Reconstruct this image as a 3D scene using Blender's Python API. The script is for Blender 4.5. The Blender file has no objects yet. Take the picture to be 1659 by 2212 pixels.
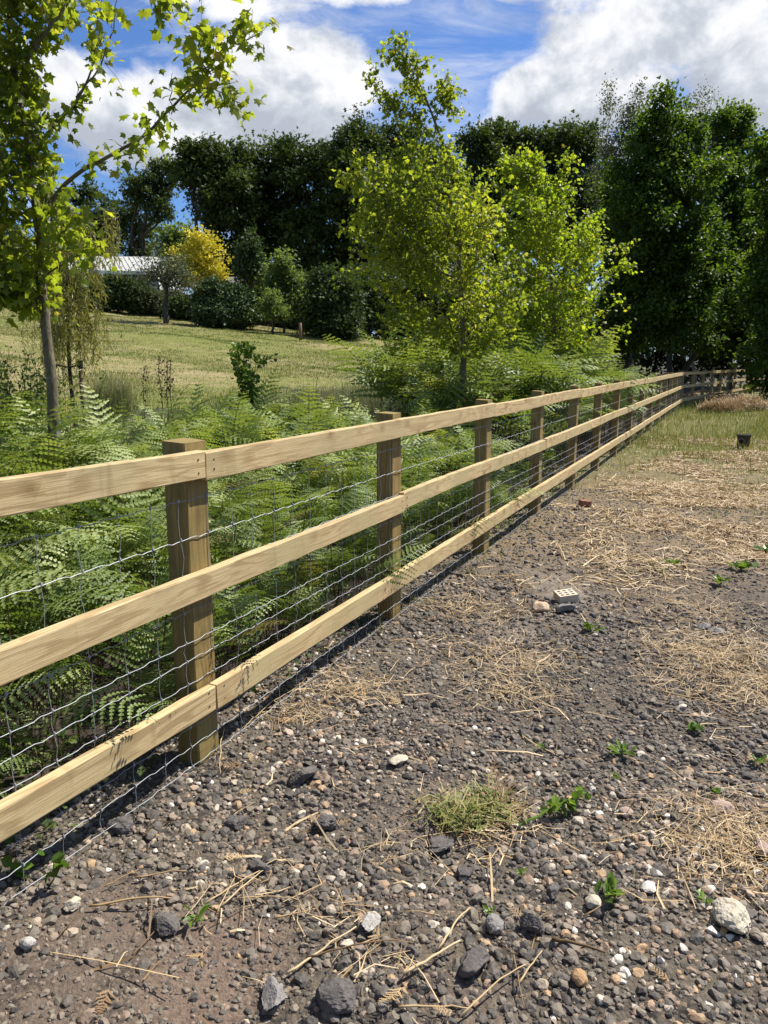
import bpy, bmesh, math
import numpy as np
from mathutils import Vector, Matrix

R = math.radians
sc = bpy.context.scene
COL = sc.collection
PI = math.pi

# ------------------------------------------------------------------ camera
CAM_H = 1.55
PITCH = R(11.1)
FPX = 1642.0            # focal length in pixels of the 1659 x 2212 view the photo was measured in
cam = bpy.data.cameras.new('camera')
cam.sensor_fit = 'VERTICAL'
cam.sensor_height = 36.0
cam.sensor_width = 27.0
cam.lens = 36.0 * FPX / 2212.0
cam.clip_start = 0.05
cam.clip_end = 2000
camo = bpy.data.objects.new('camera', cam)
COL.objects.link(camo)
camo.location = (0, 0, CAM_H)
camo.rotation_euler = (PI / 2 - PITCH, 0, 0)
sc.camera = camo

# ------------------------------------------------------------------ light
SUN_AZ, SUN_EL = R(60.0), R(55.0)      # clockwise from +Y, the camera's heading
SUN_DIR = Vector((math.sin(SUN_AZ) * math.cos(SUN_EL), math.cos(SUN_AZ) * math.cos(SUN_EL), math.sin(SUN_EL)))
sun = bpy.data.lights.new('sun', 'SUN')
sun.energy = 5.0
sun.angle = R(0.53)
sun.color = (1.0, 0.95, 0.87)
suno = bpy.data.objects.new('sun', sun)
COL.objects.link(suno)
suno.rotation_euler = SUN_DIR.to_track_quat('Z', 'Y').to_euler()

SKY_STRENGTH = 0.06
sc.view_settings.view_transform = 'Standard'
sc.view_settings.look = 'None'
sc.view_settings.exposure = 0.75
sc.view_settings.gamma = 1.0
sc.view_settings.use_curve_mapping = False
try:
    sc.cycles.max_bounces = 7
    sc.cycles.diffuse_bounces = 3
    sc.cycles.glossy_bounces = 2
    sc.cycles.transmission_bounces = 4
    sc.cycles.transparent_max_bounces = 6
    sc.cycles.caustics_reflective = False
    sc.cycles.caustics_refractive = False
    sc.cycles.use_denoising = True
except Exception:
    pass


# ------------------------------------------------------------------ pixel helpers (photo -> place)
def ray(px, py):
    xr = (px - 829.0) / FPX
    u = (1106.0 - py) / FPX
    return xr, math.cos(PITCH) + u * math.sin(PITCH), -math.sin(PITCH) + u * math.cos(PITCH)


def at(px, py, d):
    x, y, z = ray(px, py)
    k = d / y
    return np.array((x * k, d, CAM_H + z * k))


def gp(px, py, z=0.0):
    x, y, zz = ray(px, py)
    k = (z - CAM_H) / zz
    return np.array((x * k, y * k, z))


TH = math.atan(771 / 1673.0)
FD = np.array((math.sin(TH), math.cos(TH)))     # along the fence
FN = np.array((math.cos(TH), -math.sin(TH)))    # towards the track
N0 = -1.75


def fw(s, n, z=0.0):
    q = FD * s + FN * (n + N0)
    return np.array((q[0], q[1], z))


def sn(x, y):
    return x * FD[0] + y * FD[1], x * FN[0] + y * FN[1] - N0


# ------------------------------------------------------------------ world: sky and clouds
class NT:
    def __init__(self, tree):
        self.t = tree
        self.n = tree.nodes
        self.l = tree.links

    def node(self, typ, **kw):
        nd = self.n.new(typ)
        for k, v in kw.items():
            setattr(nd, k, v)
        return nd

    def put(self, sock, v):
        if isinstance(v, bpy.types.NodeSocket):
            self.l.new(v, sock)
        elif v is not None:
            if isinstance(v, (tuple, list)) and len(v) == 3 and sock.type == 'RGBA':
                v = tuple(v) + (1.0,)
            sock.default_value = v

    def m(self, op, a, b=None, c=None, clamp=False):
        nd = self.node('ShaderNodeMath', operation=op, use_clamp=clamp)
        for i, v in enumerate((a, b, c)):
            if v is not None:
                self.put(nd.inputs[i], v)
        return nd.outputs[0]

    def vm(self, op, a, b=None):
        nd = self.node('ShaderNodeVectorMath', operation=op)
        self.put(nd.inputs[0], a)
        if b is not None:
            self.put(nd.inputs[1], b)
        return nd.outputs['Value'] if op in ('DOT_PRODUCT', 'LENGTH', 'DISTANCE') else nd.outputs[0]

    def noise(self, vec, scale, detail=4, rough=0.55, dist=0.0, lac=2.0):
        nd = self.node('ShaderNodeTexNoise')
        if vec is not None:
            self.put(nd.inputs['Vector'], vec)
        nd.inputs['Scale'].default_value = scale
        nd.inputs['Detail'].default_value = detail
        nd.inputs['Roughness'].default_value = rough
        nd.inputs['Lacunarity'].default_value = lac
        nd.inputs['Distortion'].default_value = dist
        return nd.outputs['Fac']

    def sstep(self, v, a, b, lo=0.0, hi=1.0):
        nd = self.node('ShaderNodeMapRange', interpolation_type='SMOOTHSTEP')
        self.put(nd.inputs['Value'], v)
        for nm, x in (('From Min', a), ('From Max', b), ('To Min', lo), ('To Max', hi)):
            self.put(nd.inputs[nm], x)
        return nd.outputs[0]

    def mix(self, f, a, b, blend='MIX'):
        nd = self.node('ShaderNodeMix', data_type='RGBA', blend_type=blend)
        self.put(nd.inputs[0], f)
        self.put(nd.inputs[6], a)
        self.put(nd.inputs[7], b)
        return nd.outputs[2]

    def ramp(self, f, stops, interp='LINEAR'):
        nd = self.node('ShaderNodeValToRGB')
        cr = nd.color_ramp
        cr.interpolation = interp
        while len(cr.elements) < len(stops):
            cr.elements.new(0.5)
        for e, (p, c) in zip(cr.elements, stops):
            e.position = p
            e.color = tuple(c) + (1.0,) if len(c) == 3 else c
        self.put(nd.inputs[0], f)
        return nd.outputs[0]

    def mapping(self, vec, scale=(1, 1, 1), loc=(0, 0, 0), rot=(0, 0, 0)):
        nd = self.node('ShaderNodeMapping')
        self.put(nd.inputs['Vector'], vec)
        nd.inputs['Scale'].default_value = scale
        self.put(nd.inputs['Location'], loc)
        nd.inputs['Rotation'].default_value = rot
        return nd.outputs[0]

    def bump(self, h, strength=0.4, dist=0.01, normal=None):
        nd = self.node('ShaderNodeBump')
        nd.inputs['Strength'].default_value = strength
        nd.inputs['Distance'].default_value = dist
        self.put(nd.inputs['Height'], h)
        if normal is not None:
            self.put(nd.inputs['Normal'], normal)
        return nd.outputs[0]

    def comb(self, x, y, z):
        nd = self.node('ShaderNodeCombineXYZ')
        for i, v in enumerate((x, y, z)):
            self.put(nd.inputs[i], v)
        return nd.outputs[0]


world = bpy.data.worlds.new('World')
sc.world = world
world.use_nodes = True


def build_world():
    T = NT(world.node_tree)
    T.n.clear()
    out = T.node('ShaderNodeOutputWorld')
    bg = T.node('ShaderNodeBackground')
    sky = T.node('ShaderNodeTexSky', sky_type='NISHITA')
    sky.sun_disc = False
    sky.sun_elevation = SUN_EL
    sky.sun_rotation = SUN_AZ
    sky.altitude = 100
    sky.air_density = 1.0
    sky.dust_density = 0.6
    sky.ozone_density = 2.5
    tc = T.node('ShaderNodeTexCoord').outputs['Generated']
    sep = T.node('ShaderNodeSeparateXYZ')
    T.put(sep.inputs[0], tc)
    x, y, z = sep.outputs
    az = T.m('ARCTAN2', x, y)
    el = T.m('ARCSINE', z)

    def pxae(px, py):
        a, b, c = ray(px, py)
        return math.atan2(a, b), math.atan2(c, math.hypot(a, b))

    # cumulus banks, each an ellipse of the sky (where the photo has them), broken up by noise
    blobs = []
    for (px, py, rx, ry, wgt) in [(640, 190, 240, 150, 1.0), (330, 260, 330, 120, 1.0), (560, 300, 330, 110, 1.0), (170, 210, 160, 120, .9),
                                  (480, 5, 300, 60, .68), (790, -20, 240, 55, .66), (180, 25, 130, 50, .5),
                                  (1420, 60, 330, 150, 1.05), (1290, 190, 270, 130, 1.05), (1600, 180, 240, 150, 1.0), (1120, 190, 90, 75, .85),
                                  (1000, 260, 320, 90, .42), (980, 120, 240, 60, .30), (1350, 330, 420, 110, .62), (1230, -60, 300, 90, .7),
                                  (-300, 200, 300, 200, 1.0), (2050, 160, 300, 220, 1.0), (700, -330, 420, 140, .9), (1500, -420, 420, 170, .9), (150, -500, 300, 150, .9)]:
        a, e = pxae(px, py)
        ra = abs(pxae(px + rx, py)[0] - pxae(px - rx, py)[0]) / 2
        re = abs(pxae(px, py - ry)[1] - pxae(px, py + ry)[1]) / 2
        blobs.append((a, e, ra, re, wgt))

    def density(azs, els):
        v = T.comb(azs, T.m('MULTIPLY', els, 1.5), 0.37)
        warp = T.noise(v, 5.0, 3, 0.5)
        n1 = T.noise(v, 6.5, 9, 0.60, 0.35)
        acc = None
        for (a, e, ra, re, wgt) in blobs:
            dx = T.m('MULTIPLY', T.m('SUBTRACT', azs, a), 1 / ra)
            dy = T.m('MULTIPLY', T.m('SUBTRACT', els, e), 1 / re)
            r2 = T.m('ADD', T.m('MULTIPLY', dx, dx), T.m('MULTIPLY', dy, dy))
            b = T.m('MULTIPLY', T.m('POWER', 2.718, T.m('MULTIPLY', r2, -0.9)), wgt)
            acc = b if acc is None else T.m('MAXIMUM', acc, b)
        s = T.m('ADD', acc, T.m('MULTIPLY', T.m('SUBTRACT', n1, 0.5), 1.5))
        s = T.m('ADD', s, T.m('MULTIPLY', T.m('SUBTRACT', warp, 0.5), 0.55))
        return s

    # away from the photographed part of the sky: scattered cumulus
    d0 = density(az, el)
    d1 = density(T.m('ADD', az, 0.022), T.m('ADD', el, 0.050))
    allv = T.noise(tc, 3.2, 7, 0.6, 0.2)
    behind = T.sstep(y, 0.45, 0.1)
    scat = T.m('SUBTRACT', T.m('MULTIPLY', allv, 3.0), 1.62)
    d0 = T.m('ADD', T.m('MULTIPLY', d0, T.m('SUBTRACT', 1.0, behind)), T.m('MULTIPLY', scat, behind))
    alpha = T.sstep(d0, 0.40, 0.70)
    wisp = T.noise(T.comb(az, T.m('MULTIPLY', el, 3.0), 0.9), 5.0, 8, 0.62, 0.8)
    alpha2 = T.m('MAXIMUM', alpha, T.m('MULTIPLY', T.sstep(wisp, 0.40, 0.72), 0.55))
    # lit towards the sun where the bank thins out, grey where more cloud lies in the light's way
    thick = T.sstep(d1, 0.26, 1.05)
    fa = T.noise(T.comb(az, T.m('MULTIPLY', el, 1.3), 2.1), 9.0, 8, 0.60, 0.3)
    fb = T.noise(T.comb(T.m('ADD', az, 0.012), T.m('MULTIPLY', T.m('ADD', el, 0.026), 1.3), 2.1), 9.0, 8, 0.60, 0.3)
    shade = T.m('ADD', T.m('ADD', T.m('MULTIPLY', thick, 0.58), T.m('ADD', 0.07, T.m('MULTIPLY', T.sstep(el, 0.39, 0.28), 0.24))), T.m('ADD', T.m('MULTIPLY', T.m('SUBTRACT', fb, fa), 2.5), T.m('MULTIPLY', T.m('SUBTRACT', fb, 0.5), 0.9)), clamp=True)
    cloud = T.ramp(shade, [(0.0, (1.0, 1.0, 1.0)), (0.30, (0.86, 0.88, 0.92)), (0.65, (0.62, 0.66, 0.73)), (1.0, (0.48, 0.52, 0.60))])
    skyc = T.mix(1.0, sky.outputs[0], (0.70, 0.98, 1.42), 'MULTIPLY')
    cl = T.mix(1.0, cloud, (10.4, 10.4, 10.4), 'MULTIPLY')
    T.put(bg.inputs['Color'], T.mix(alpha2, skyc, cl))
    bg.inputs['Strength'].default_value = SKY_STRENGTH
    T.l.new(bg.outputs[0], out.inputs[0])


build_world()


# ------------------------------------------------------------------ mesh helpers
class Geo:
    def __init__(self):
        self.v = []
        self.f = {3: [], 4: []}
        self.t = []
        self.n = 0

    def add(self, V, F, tint=0.5):
        V = np.asarray(V, dtype=np.float64).reshape(-1, 3)
        if not isinstance(F, (list, tuple)) or (len(F) and not hasattr(F[0], 'ndim')):
            F = [np.asarray(F)]
        for a in F:
            a = np.asarray(a)
            if a.size:
                self.f[a.shape[1]].append(a + self.n)
        self.v.append(V)
        self.t.append(np.broadcast_to(np.asarray(tint, dtype=np.float64), (len(V),)))
        self.n += len(V)
        return self

    def tube(self, pts, rad, sides=6, tint=0.5, cap=True):
        pts = np.asarray(pts, float)
        n = len(pts)
        rad = np.broadcast_to(np.asarray(rad, float), (n,))
        tg = np.gradient(pts, axis=0)
        tg /= np.linalg.norm(tg, axis=1)[:, None] + 1e-12
        ref = np.array((0, 0, 1.0)) if abs(tg[:, 2]).mean() < 0.9 else np.array((1.0, 0, 0))
        a = np.cross(tg, ref)
        a /= np.linalg.norm(a, axis=1)[:, None] + 1e-12
        b = np.cross(tg, a)
        ang = np.arange(sides) * 2 * PI / sides
        V = pts[:, None, :] + rad[:, None, None] * (np.cos(ang)[None, :, None] * a[:, None, :] + np.sin(ang)[None, :, None] * b[:, None, :])
        V = V.reshape(-1, 3)
        i = np.arange(n - 1)[:, None] * sides
        j = np.arange(sides)[None, :]
        k = (j + 1) % sides
        Fq = np.stack([i + j, i + k, i + sides + k, i + sides + j], -1).reshape(-1, 4)
        Fs = [Fq]
        if cap:
            V = np.vstack([V, pts[0], pts[-1]])
            c0, c1 = n * sides, n * sides + 1
            jj = np.arange(sides)
            kk = (jj + 1) % sides
            Fs.append(np.stack([kk, jj, np.full(sides, c0)], -1))
            o = (n - 1) * sides
            Fs.append(np.stack([o + jj, o + kk, np.full(sides, c1)], -1))
        return self.add(V, Fs, tint)

    def box(self, c, size, rot=None, tint=0.5):
        c = np.asarray(c, float)
        h = np.asarray(size, float) / 2
        V = np.array([(x, y, z) for x in (-1, 1) for y in (-1, 1) for z in (-1, 1)]) * h
        if rot is not None:
            V = V @ np.asarray(rot).T
        F = np.array([(0, 1, 3, 2), (4, 6, 7, 5), (0, 4, 5, 1), (2, 3, 7, 6), (0, 2, 6, 4), (1, 5, 7, 3)])
        return self.add(V + c, [F], tint)

    def inst(self, tv, tf, M, loc, tint=None, tt=None):
        """copies of a small template: M (N,3,3) columns are the axes (scaled), loc (N,3)"""
        N = len(loc)
        if N == 0:
            return self
        V = np.einsum('nij,kj->nki', M, tv) + loc[:, None, :]
        k = len(tv)
        off = (np.arange(N) * k)[:, None, None]
        Fs = [(np.asarray(a)[None] + off).reshape(-1, np.asarray(a).shape[1]) for a in tf]
        if tint is None:
            tint = np.full(N, 0.5)
        t = np.repeat(np.asarray(tint), k).reshape(N, k)
        if tt is not None:
            t = t + tt[None, :]
        return self.add(V.reshape(-1, 3), Fs, t.reshape(-1))


def build(name, g, mat, parent=None, loc=None, smooth=False, origin=None):
    """one mesh object; verts are world coordinates, origin moves the object's own origin"""
    V = np.vstack(g.v) if g.v else np.zeros((0, 3))
    if origin is None:
        origin = np.zeros(3)
    V = V - np.asarray(origin)
    me = bpy.data.meshes.new(name)
    f3 = np.vstack(g.f[3]) if g.f[3] else np.zeros((0, 3), int)
    f4 = np.vstack(g.f[4]) if g.f[4] else np.zeros((0, 4), int)
    me.vertices.add(len(V))
    me.vertices.foreach_set('co', V.astype(np.float32).ravel())
    loops = np.concatenate([f3.ravel(), f4.ravel()]).astype(np.int32)
    me.loops.add(len(loops))
    me.loops.foreach_set('vertex_index', loops)
    nf = len(f3) + len(f4)
    me.polygons.add(nf)
    st = np.concatenate([np.arange(len(f3)) * 3, len(f3) * 3 + np.arange(len(f4)) * 4]).astype(np.int32)
    me.polygons.foreach_set('loop_start', st)
    me.polygons.foreach_set('use_smooth', np.full(nf, bool(smooth)))
    at_ = me.attributes.new('tint', 'FLOAT', 'POINT')
    at_.data.foreach_set('value', np.concatenate(g.t).astype(np.float32))
    me.update(calc_edges=True)
    for m in (mat if isinstance(mat, (list, tuple)) else [mat]):
        me.materials.append(m)
    o = bpy.data.objects.new(name, me)
    COL.objects.link(o)
    o.location = origin
    if parent is not None:
        o.parent = parent
        o.location = np.asarray(origin) - np.array(parent.location)
    return o


def tag(o, label=None, cat=None, group=None, kind=None):
    if label:
        o['label'] = label
    if cat:
        o['category'] = cat
    if group:
        o['group'] = group
    if kind:
        o['kind'] = kind
    return o


def thing(name, label, cat, loc, group=None):
    o = bpy.data.objects.new(name, None)
    COL.objects.link(o)
    o.location = loc
    o.empty_display_size = 0.2
    return tag(o, label, cat, group)


def norm(a):
    return a / (np.linalg.norm(a, axis=-1, keepdims=True) + 1e-12)


def frames(axis, normal, scale):
    """columns x,y,z with y along axis, z near normal"""
    y = norm(axis)
    z = norm(normal - (normal * y).sum(-1, keepdims=True) * y)
    x = np.cross(y, z)
    return np.stack([x, y, z], -1) * np.asarray(scale).reshape(-1, 1, 1)


def _h(ix, iy, seed):
    n = (ix.astype(np.int64) * 374761393 + iy.astype(np.int64) * 668265263 + seed * 1442695041) & 0x7fffffff
    n = ((n ^ (n >> 13)) * 1274126177) & 0x7fffffff
    return ((n ^ (n >> 16)) & 0xffff) / 65535.0


def vn(x, y, seed=0):
    x = np.asarray(x, float)
    y = np.asarray(y, float)
    ix = np.floor(x)
    iy = np.floor(y)
    fx = x - ix
    fy = y - iy
    fx = fx * fx * (3 - 2 * fx)
    fy = fy * fy * (3 - 2 * fy)
    a = _h(ix, iy, seed)
    b = _h(ix + 1, iy, seed)
    c = _h(ix, iy + 1, seed)
    d = _h(ix + 1, iy + 1, seed)
    return (a * (1 - fx) + b * fx) * (1 - fy) + (c * (1 - fx) + d * fx) * fy


def fbm(x, y, seed=0, o=4):
    s = 0
    a = 0.5
    for i in range(o):
        s = s + a * vn(x * 2 ** i, y * 2 ** i, seed + i * 17)
        a *= 0.5
    return s / (1 - 0.5 ** o)


def ss(v, a, b):
    t = np.clip((np.asarray(v, float) - a) / (b - a), 0, 1)
    return t * t * (3 - 2 * t)


def H(x, y):
    """height of the land: level along the track, rising across the lawn"""
    s, n = sn(np.asarray(x, float), np.asarray(y, float))
    w = ss(-n, 0.6, 6.0)
    t = np.maximum(-n - 4, 0)
    t = np.minimum(t, 30 + 0.3 * np.maximum(t - 30, 0))
    sp = np.clip(s, 0, 34) - .35 * np.clip(s - 38, 0, 40)
    return w * (0.1167 * t + 0.041 * sp)


def Hp(p):
    return float(H(p[0], p[1]))


# ------------------------------------------------------------------ materials
def mat(name):
    m = bpy.data.materials.new(name)
    m.use_nodes = True
    T = NT(m.node_tree)
    b = T.n['Principled BSDF']
    return m, T, b


def attr(T, name='tint'):
    nd = T.node('ShaderNodeAttribute', attribute_name=name)
    return nd.outputs['Fac']


def objco(T):
    return T.node('ShaderNodeTexCoord').outputs['Object']


def orand(T):
    return T.node('ShaderNodeObjectInfo').outputs['Random']


def leafmat(name, stops, trans, tfac=0.4, rough=0.42, spec=0.4):
    m, T, b = mat(name)
    c = T.ramp(attr(T), stops)
    T.put(b.inputs['Base Color'], c)
    b.inputs['Roughness'].default_value = rough
    b.inputs['Specular IOR Level'].default_value = spec
    tr = T.node('ShaderNodeBsdfTranslucent')
    T.put(tr.inputs[0], T.mix(1.0, c, trans, 'MULTIPLY'))
    mx = T.node('ShaderNodeMixShader')
    mx.inputs[0].default_value = tfac
    T.l.new(b.outputs[0], mx.inputs[1])
    T.l.new(tr.outputs[0], mx.inputs[2])
    T.l.new(mx.outputs[0], T.n['Material Output'].inputs[0])
    return m


M = {}
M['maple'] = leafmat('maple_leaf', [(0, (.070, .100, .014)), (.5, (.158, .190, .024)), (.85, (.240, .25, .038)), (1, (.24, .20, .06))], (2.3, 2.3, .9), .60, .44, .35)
M['maple_lit'] = leafmat('maple_leaf_lit', [(0, (.090, .128, .014)), (.5, (.180, .224, .023)), (.85, (.27, .288, .038)), (1, (.27, .20, .03))], (2.15, 2.25, .8), .58, .44, .35)  # brighter copy of the maple leaf, its sunlit look put into the colour
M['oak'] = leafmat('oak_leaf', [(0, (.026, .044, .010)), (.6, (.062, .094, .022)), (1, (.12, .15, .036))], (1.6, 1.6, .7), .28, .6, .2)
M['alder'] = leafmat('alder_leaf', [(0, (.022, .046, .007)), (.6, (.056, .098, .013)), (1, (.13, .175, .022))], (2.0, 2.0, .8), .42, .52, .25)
M['birch'] = leafmat('birch_leaf', [(0, (.07, .085, .04)), (1, (.15, .165, .095))], (1.4, 1.4, .9), .4, .45, .4)
M['willow'] = leafmat('willow_leaf', [(0, (.16, .17, .035)), (1, (.34, .33, .08))], (1.5, 1.4, .8), .42, .4, .4)
M['golden'] = leafmat('golden_leaf', [(0, (.42, .37, .03)), (.6, (.60, .55, .05)), (1, (.70, .66, .12))], (1.2, 1.1, .8), .4, .45, .3)
M['shrub'] = leafmat('shrub_leaf', [(0, (.026, .045, .013)), (.6, (.058, .092, .025)), (1, (.12, .155, .045))], (1.4, 1.4, .8), .25, .6, .2)
M['shrub_light'] = leafmat('shrub_light_leaf', [(0, (.06, .09, .028)), (.6, (.13, .18, .055)), (1, (.22, .26, .09))], (1.8, 1.8, .8), .45, .6, .2)
M['rhodo'] = leafmat('rhododendron_leaf', [(0, (.05, .075, .028)), (.6, (.10, .145, .055)), (1, (.16, .20, .09))], (1.2, 1.3, .8), .12, .55, .25)
M['grey_leaf'] = leafmat('grey_leaf', [(0, (.06, .075, .04)), (1, (.14, .155, .085))], (1.4, 1.4, .8), .35, .5, .3)
M['bracken'] = leafmat('bracken_frond', [(0, (.070, .112, .022)), (.35, (.150, .212, .052)), (.6, (.250, .305, .088)), (.8, (.35, .38, .15)), (.88, (.16, .14, .035)), (.95, (.13, .085, .03)), (1, (.10, .055, .02))], (1.55, 1.55, .6), .28, .50, .35)
M['grass'] = leafmat('grass_blade', [(0, (.055, .095, .014)), (.40, (.14, .19, .035)), (.65, (.27, .26, .08)), (1, (.44, .35, .17))], (1.2, 1.2, .8), .3, .5, .3)
M['tuss'] = leafmat('tussock_blade', [(0, (.08, .11, .035)), (.6, (.20, .22, .10)), (1, (.36, .32, .19))], (1.2, 1.2, .8), .3, .45, .3)
M['weed'] = leafmat('weed_leaf', [(0, (.06, .12, .012)), (1, (.17, .26, .03))], (1.4, 1.4, .7), .35, .4, .4)
M['dry'] = leafmat('dry_stalk', [(0, (.09, .055, .028)), (.3, (.24, .15, .07)), (.65, (.44, .31, .155)), (1, (.60, .47, .27))], (1, 1, 1), .08, .55, .3)
M['dock'] = leafmat('dock_seed', [(0, (.05, .035, .025)), (1, (.10, .075, .04))], (1, 1, 1), .1, .6, .2)


def barkmat(name, a, b_, sc_=(6, 6, 1.5)):
    m, T, b = mat(name)
    v = T.mapping(objco(T), sc_)
    n = T.noise(v, 4.0, 6, 0.65, 0.6)
    n2 = T.noise(objco(T), 9.0, 4, 0.6)
    T.put(b.inputs['Base Color'], T.mix(T.sstep(n2, .55, .72), T.ramp(n, [(.3, a), (.7, b_)]), (.20, .21, .15)))
    T.put(b.inputs['Normal'], T.bump(n, 0.7, 0.02))
    b.inputs['Roughness'].default_value = 0.85
    return m


M['bark_maple'] = barkmat('maple_bark', (.062, .048, .028), (.20, .16, .095), (9, 9, 3))
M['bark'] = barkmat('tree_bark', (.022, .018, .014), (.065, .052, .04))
M['bark_birch'] = barkmat('birch_bark', (.20, .19, .17), (.45, .43, .40))


def woodmat(name, light, mid, dark, axis, green):
    """sawn softwood, grain along the piece's own long axis"""
    m, T, b = mat(name)
    rnd = orand(T)
    off = T.m('MULTIPLY', rnd, 37.0)
    o = T.vm('ADD', objco(T), T.comb(off, T.m('MULTIPLY', rnd, 11.0), T.m('MULTIPLY', rnd, 23.0)))
    st = (1.0, 14.0, 14.0) if axis == 'X' else (14.0, 14.0, 1.0)
    fine = T.noise(T.mapping(o, tuple((s * 4 if s == 1.0 else s * 9) for s in st)), 1.6, 6, 0.65, 0.4)
    broad = T.noise(T.mapping(o, tuple(s * .55 for s in st)), 1.3, 3, 0.5, 0.9)
    rings = T.m('SINE', T.m('MULTIPLY', broad, 62.0))
    patch = T.noise(o, 2.3, 3, 0.5)
    c = T.ramp(fine, [(.30, tuple(.5 * (p + q) for p, q in zip(mid, dark))), (.44, mid), (.62, light)])
    c = T.mix(T.m('MULTIPLY', T.sstep(rings, .05, .9), .65), c, dark)
    c = T.mix(T.m('MULTIPLY', T.sstep(patch, .40, .66), .75), c, green)
    # knots
    kv = T.mapping(o, (6.5, 10, 10) if axis == 'X' else (10, 10, 6.5))
    vo = T.node('ShaderNodeTexVoronoi')
    T.put(vo.inputs['Vector'], kv)
    vo.inputs['Scale'].default_value = 1.0
    vo.inputs['Randomness'].default_value = 1.0
    kcol = T.node('ShaderNodeSeparateColor')
    T.put(kcol.inputs[0], vo.outputs['Color'])
    kd = T.m('ADD', vo.outputs['Distance'], T.m('MULTIPLY', T.m('LESS_THAN', kcol.outputs[0], .55), 2.0))
    c = T.mix(T.sstep(kd, .17, .05), c, tuple(x * .62 for x in dark))
    c = T.mix(T.m('MULTIPLY', T.sstep(kd, .42, .12), .65), c, dark)
    stain = T.noise(T.mapping(o, (1.6, 5, 5) if axis == 'X' else (5, 5, 1.6)), 2.0, 6, .68, 1.2)
    c = T.mix(T.m('MULTIPLY', T.sstep(stain, .56, .74), .45), c, tuple(x * .8 for x in dark))
    # cross-cut saw marks
    saw = T.noise(T.mapping(o, (16, 2.2, 2.2) if axis == 'X' else (2.2, 2.2, 16)), 1.0, 3, 0.55, 0.4)
    c = T.mix(T.m('MULTIPLY', T.sstep(saw, .56, .72), .42), c, dark)
    c = T.mix(T.m('MULTIPLY', T.m('SUBTRACT', rnd, .2), .28), c, mid)
    T.put(b.inputs['Base Color'], c)
    b.inputs['Roughness'].default_value = 0.72
    b.inputs['Specular IOR Level'].default_value = 0.25
    T.put(b.inputs['Normal'], T.bump(T.m('ADD', fine, T.m('MULTIPLY', saw, .5)), 0.35, 0.004))
    return m


M['rail'] = woodmat('rail_wood', (.59, .455, .245), (.47, .345, .172), (.28, .185, .08), 'X', (.41, .34, .17))
M['post'] = woodmat('post_wood', (.35, .24, .082), (.24, .16, .052), (.12, .078, .027), 'Z', (.22, .17, .06))


def simple(name, col, rough=.6, metal=0.0, spec=.4, bump=None, var=0.15):
    m, T, b = mat(name)
    n = T.noise(objco(T), 18.0, 5, .6)
    c0 = tuple(x * (1 - var) for x in col)
    c1 = tuple(min(1, x * (1 + var)) for x in col)
    T.put(b.inputs['Base Color'], T.ramp(n, [(.3, c0), (.7, c1)]))
    b.inputs['Roughness'].default_value = rough
    b.inputs['Metallic'].default_value = metal
    b.inputs['Specular IOR Level'].default_value = spec
    if bump:
        T.put(b.inputs['Normal'], T.bump(n, bump[0], bump[1]))
    return m


M['wire'] = simple('galvanised_wire', (.27, .28, .29), .6, .4, .35)
M['nail'] = simple('rusty_nail', (.07, .05, .04), .6, .4)
M['plastic'] = simple('black_plastic', (.016, .017, .018), .32, 0, .5)
M['hole_shade'] = simple('painted_hole_shade', (.008, .008, .008), .8)
M['ring'] = simple('grey_plastic_ring', (.20, .17, .13), .5)
M['cream'] = simple('cream_brick', (.50, .44, .33), .85, 0, .2, (.5, .004))
M['redbrick'] = simple('red_brick', (.24, .115, .07), .85, 0, .2, (.6, .004), .25)
M['strap'] = simple('black_strap', (.012, .013, .016), .45)
M['stake'] = simple('stake_wood', (.16, .10, .06), .8, 0, .2, (.4, .01))
M['clad'] = simple('dark_timber_cladding', (.045, .04, .036), .7)
M['glass'] = simple('window_glass', (.03, .045, .07), .08, 0, .6)
M['white_frame'] = simple('painted_frame', (.32, .38, .50), .5)
M['pale_fascia'] = simple('pale_fascia', (.68, .69, .66), .5)
M['slate'] = simple('grey_slate', (.16, .16, .165), .55, 0, .4, (.3, .02))
M['brickwork'] = simple('red_brick_wall', (.20, .095, .06), .85)
M['guard'] = simple('rubber_guard', (.10, .075, .055), .75)


def roofmat():
    m, T, b = mat('standing_seam_metal')
    n = T.noise(T.mapping(objco(T), (1, 1, .4)), 1.2, 5, .6)
    T.put(b.inputs['Base Color'], T.ramp(n, [(.3, (.46, .45, .39)), (.7, (.58, .57, .50))]))
    b.inputs['Roughness'].default_value = .5
    b.inputs['Metallic'].default_value = .1
    return m


M['roof'] = roofmat()


def stonemat():
    m, T, b = mat('gravel_stones')
    t = attr(T)
    c = T.ramp(t, [(0.0, (.054, .047, .039)), (.26, (.094, .081, .066)), (.42, (.138, .117, .091)), (.54, (.18, .15, .110)), (.66, (.20, .155, .115)),
                   (.75, (.26, .18, .12)), (.82, (.36, .235, .125)), (.88, (.36, .30, .23)), (.94, (.48, .42, .33)), (1.0, (.62, .58, .50))])
    n = T.noise(objco(T), 70.0, 5, .65)
    n2 = T.noise(objco(T), 260.0, 3, .6)
    f = T.m('ADD', .55, T.m('MULTIPLY', T.m('ADD', n, T.m('MULTIPLY', n2, .4)), .68))
    c = T.mix(1.0, c, T.comb(f, f, f), 'MULTIPLY')
    T.put(b.inputs['Base Color'], c)
    b.inputs['Roughness'].default_value = .68
    b.inputs['Specular IOR Level'].default_value = .35
    T.put(b.inputs['Normal'], T.bump(n, .55, .006))
    return m


M['stones'] = stonemat()


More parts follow.
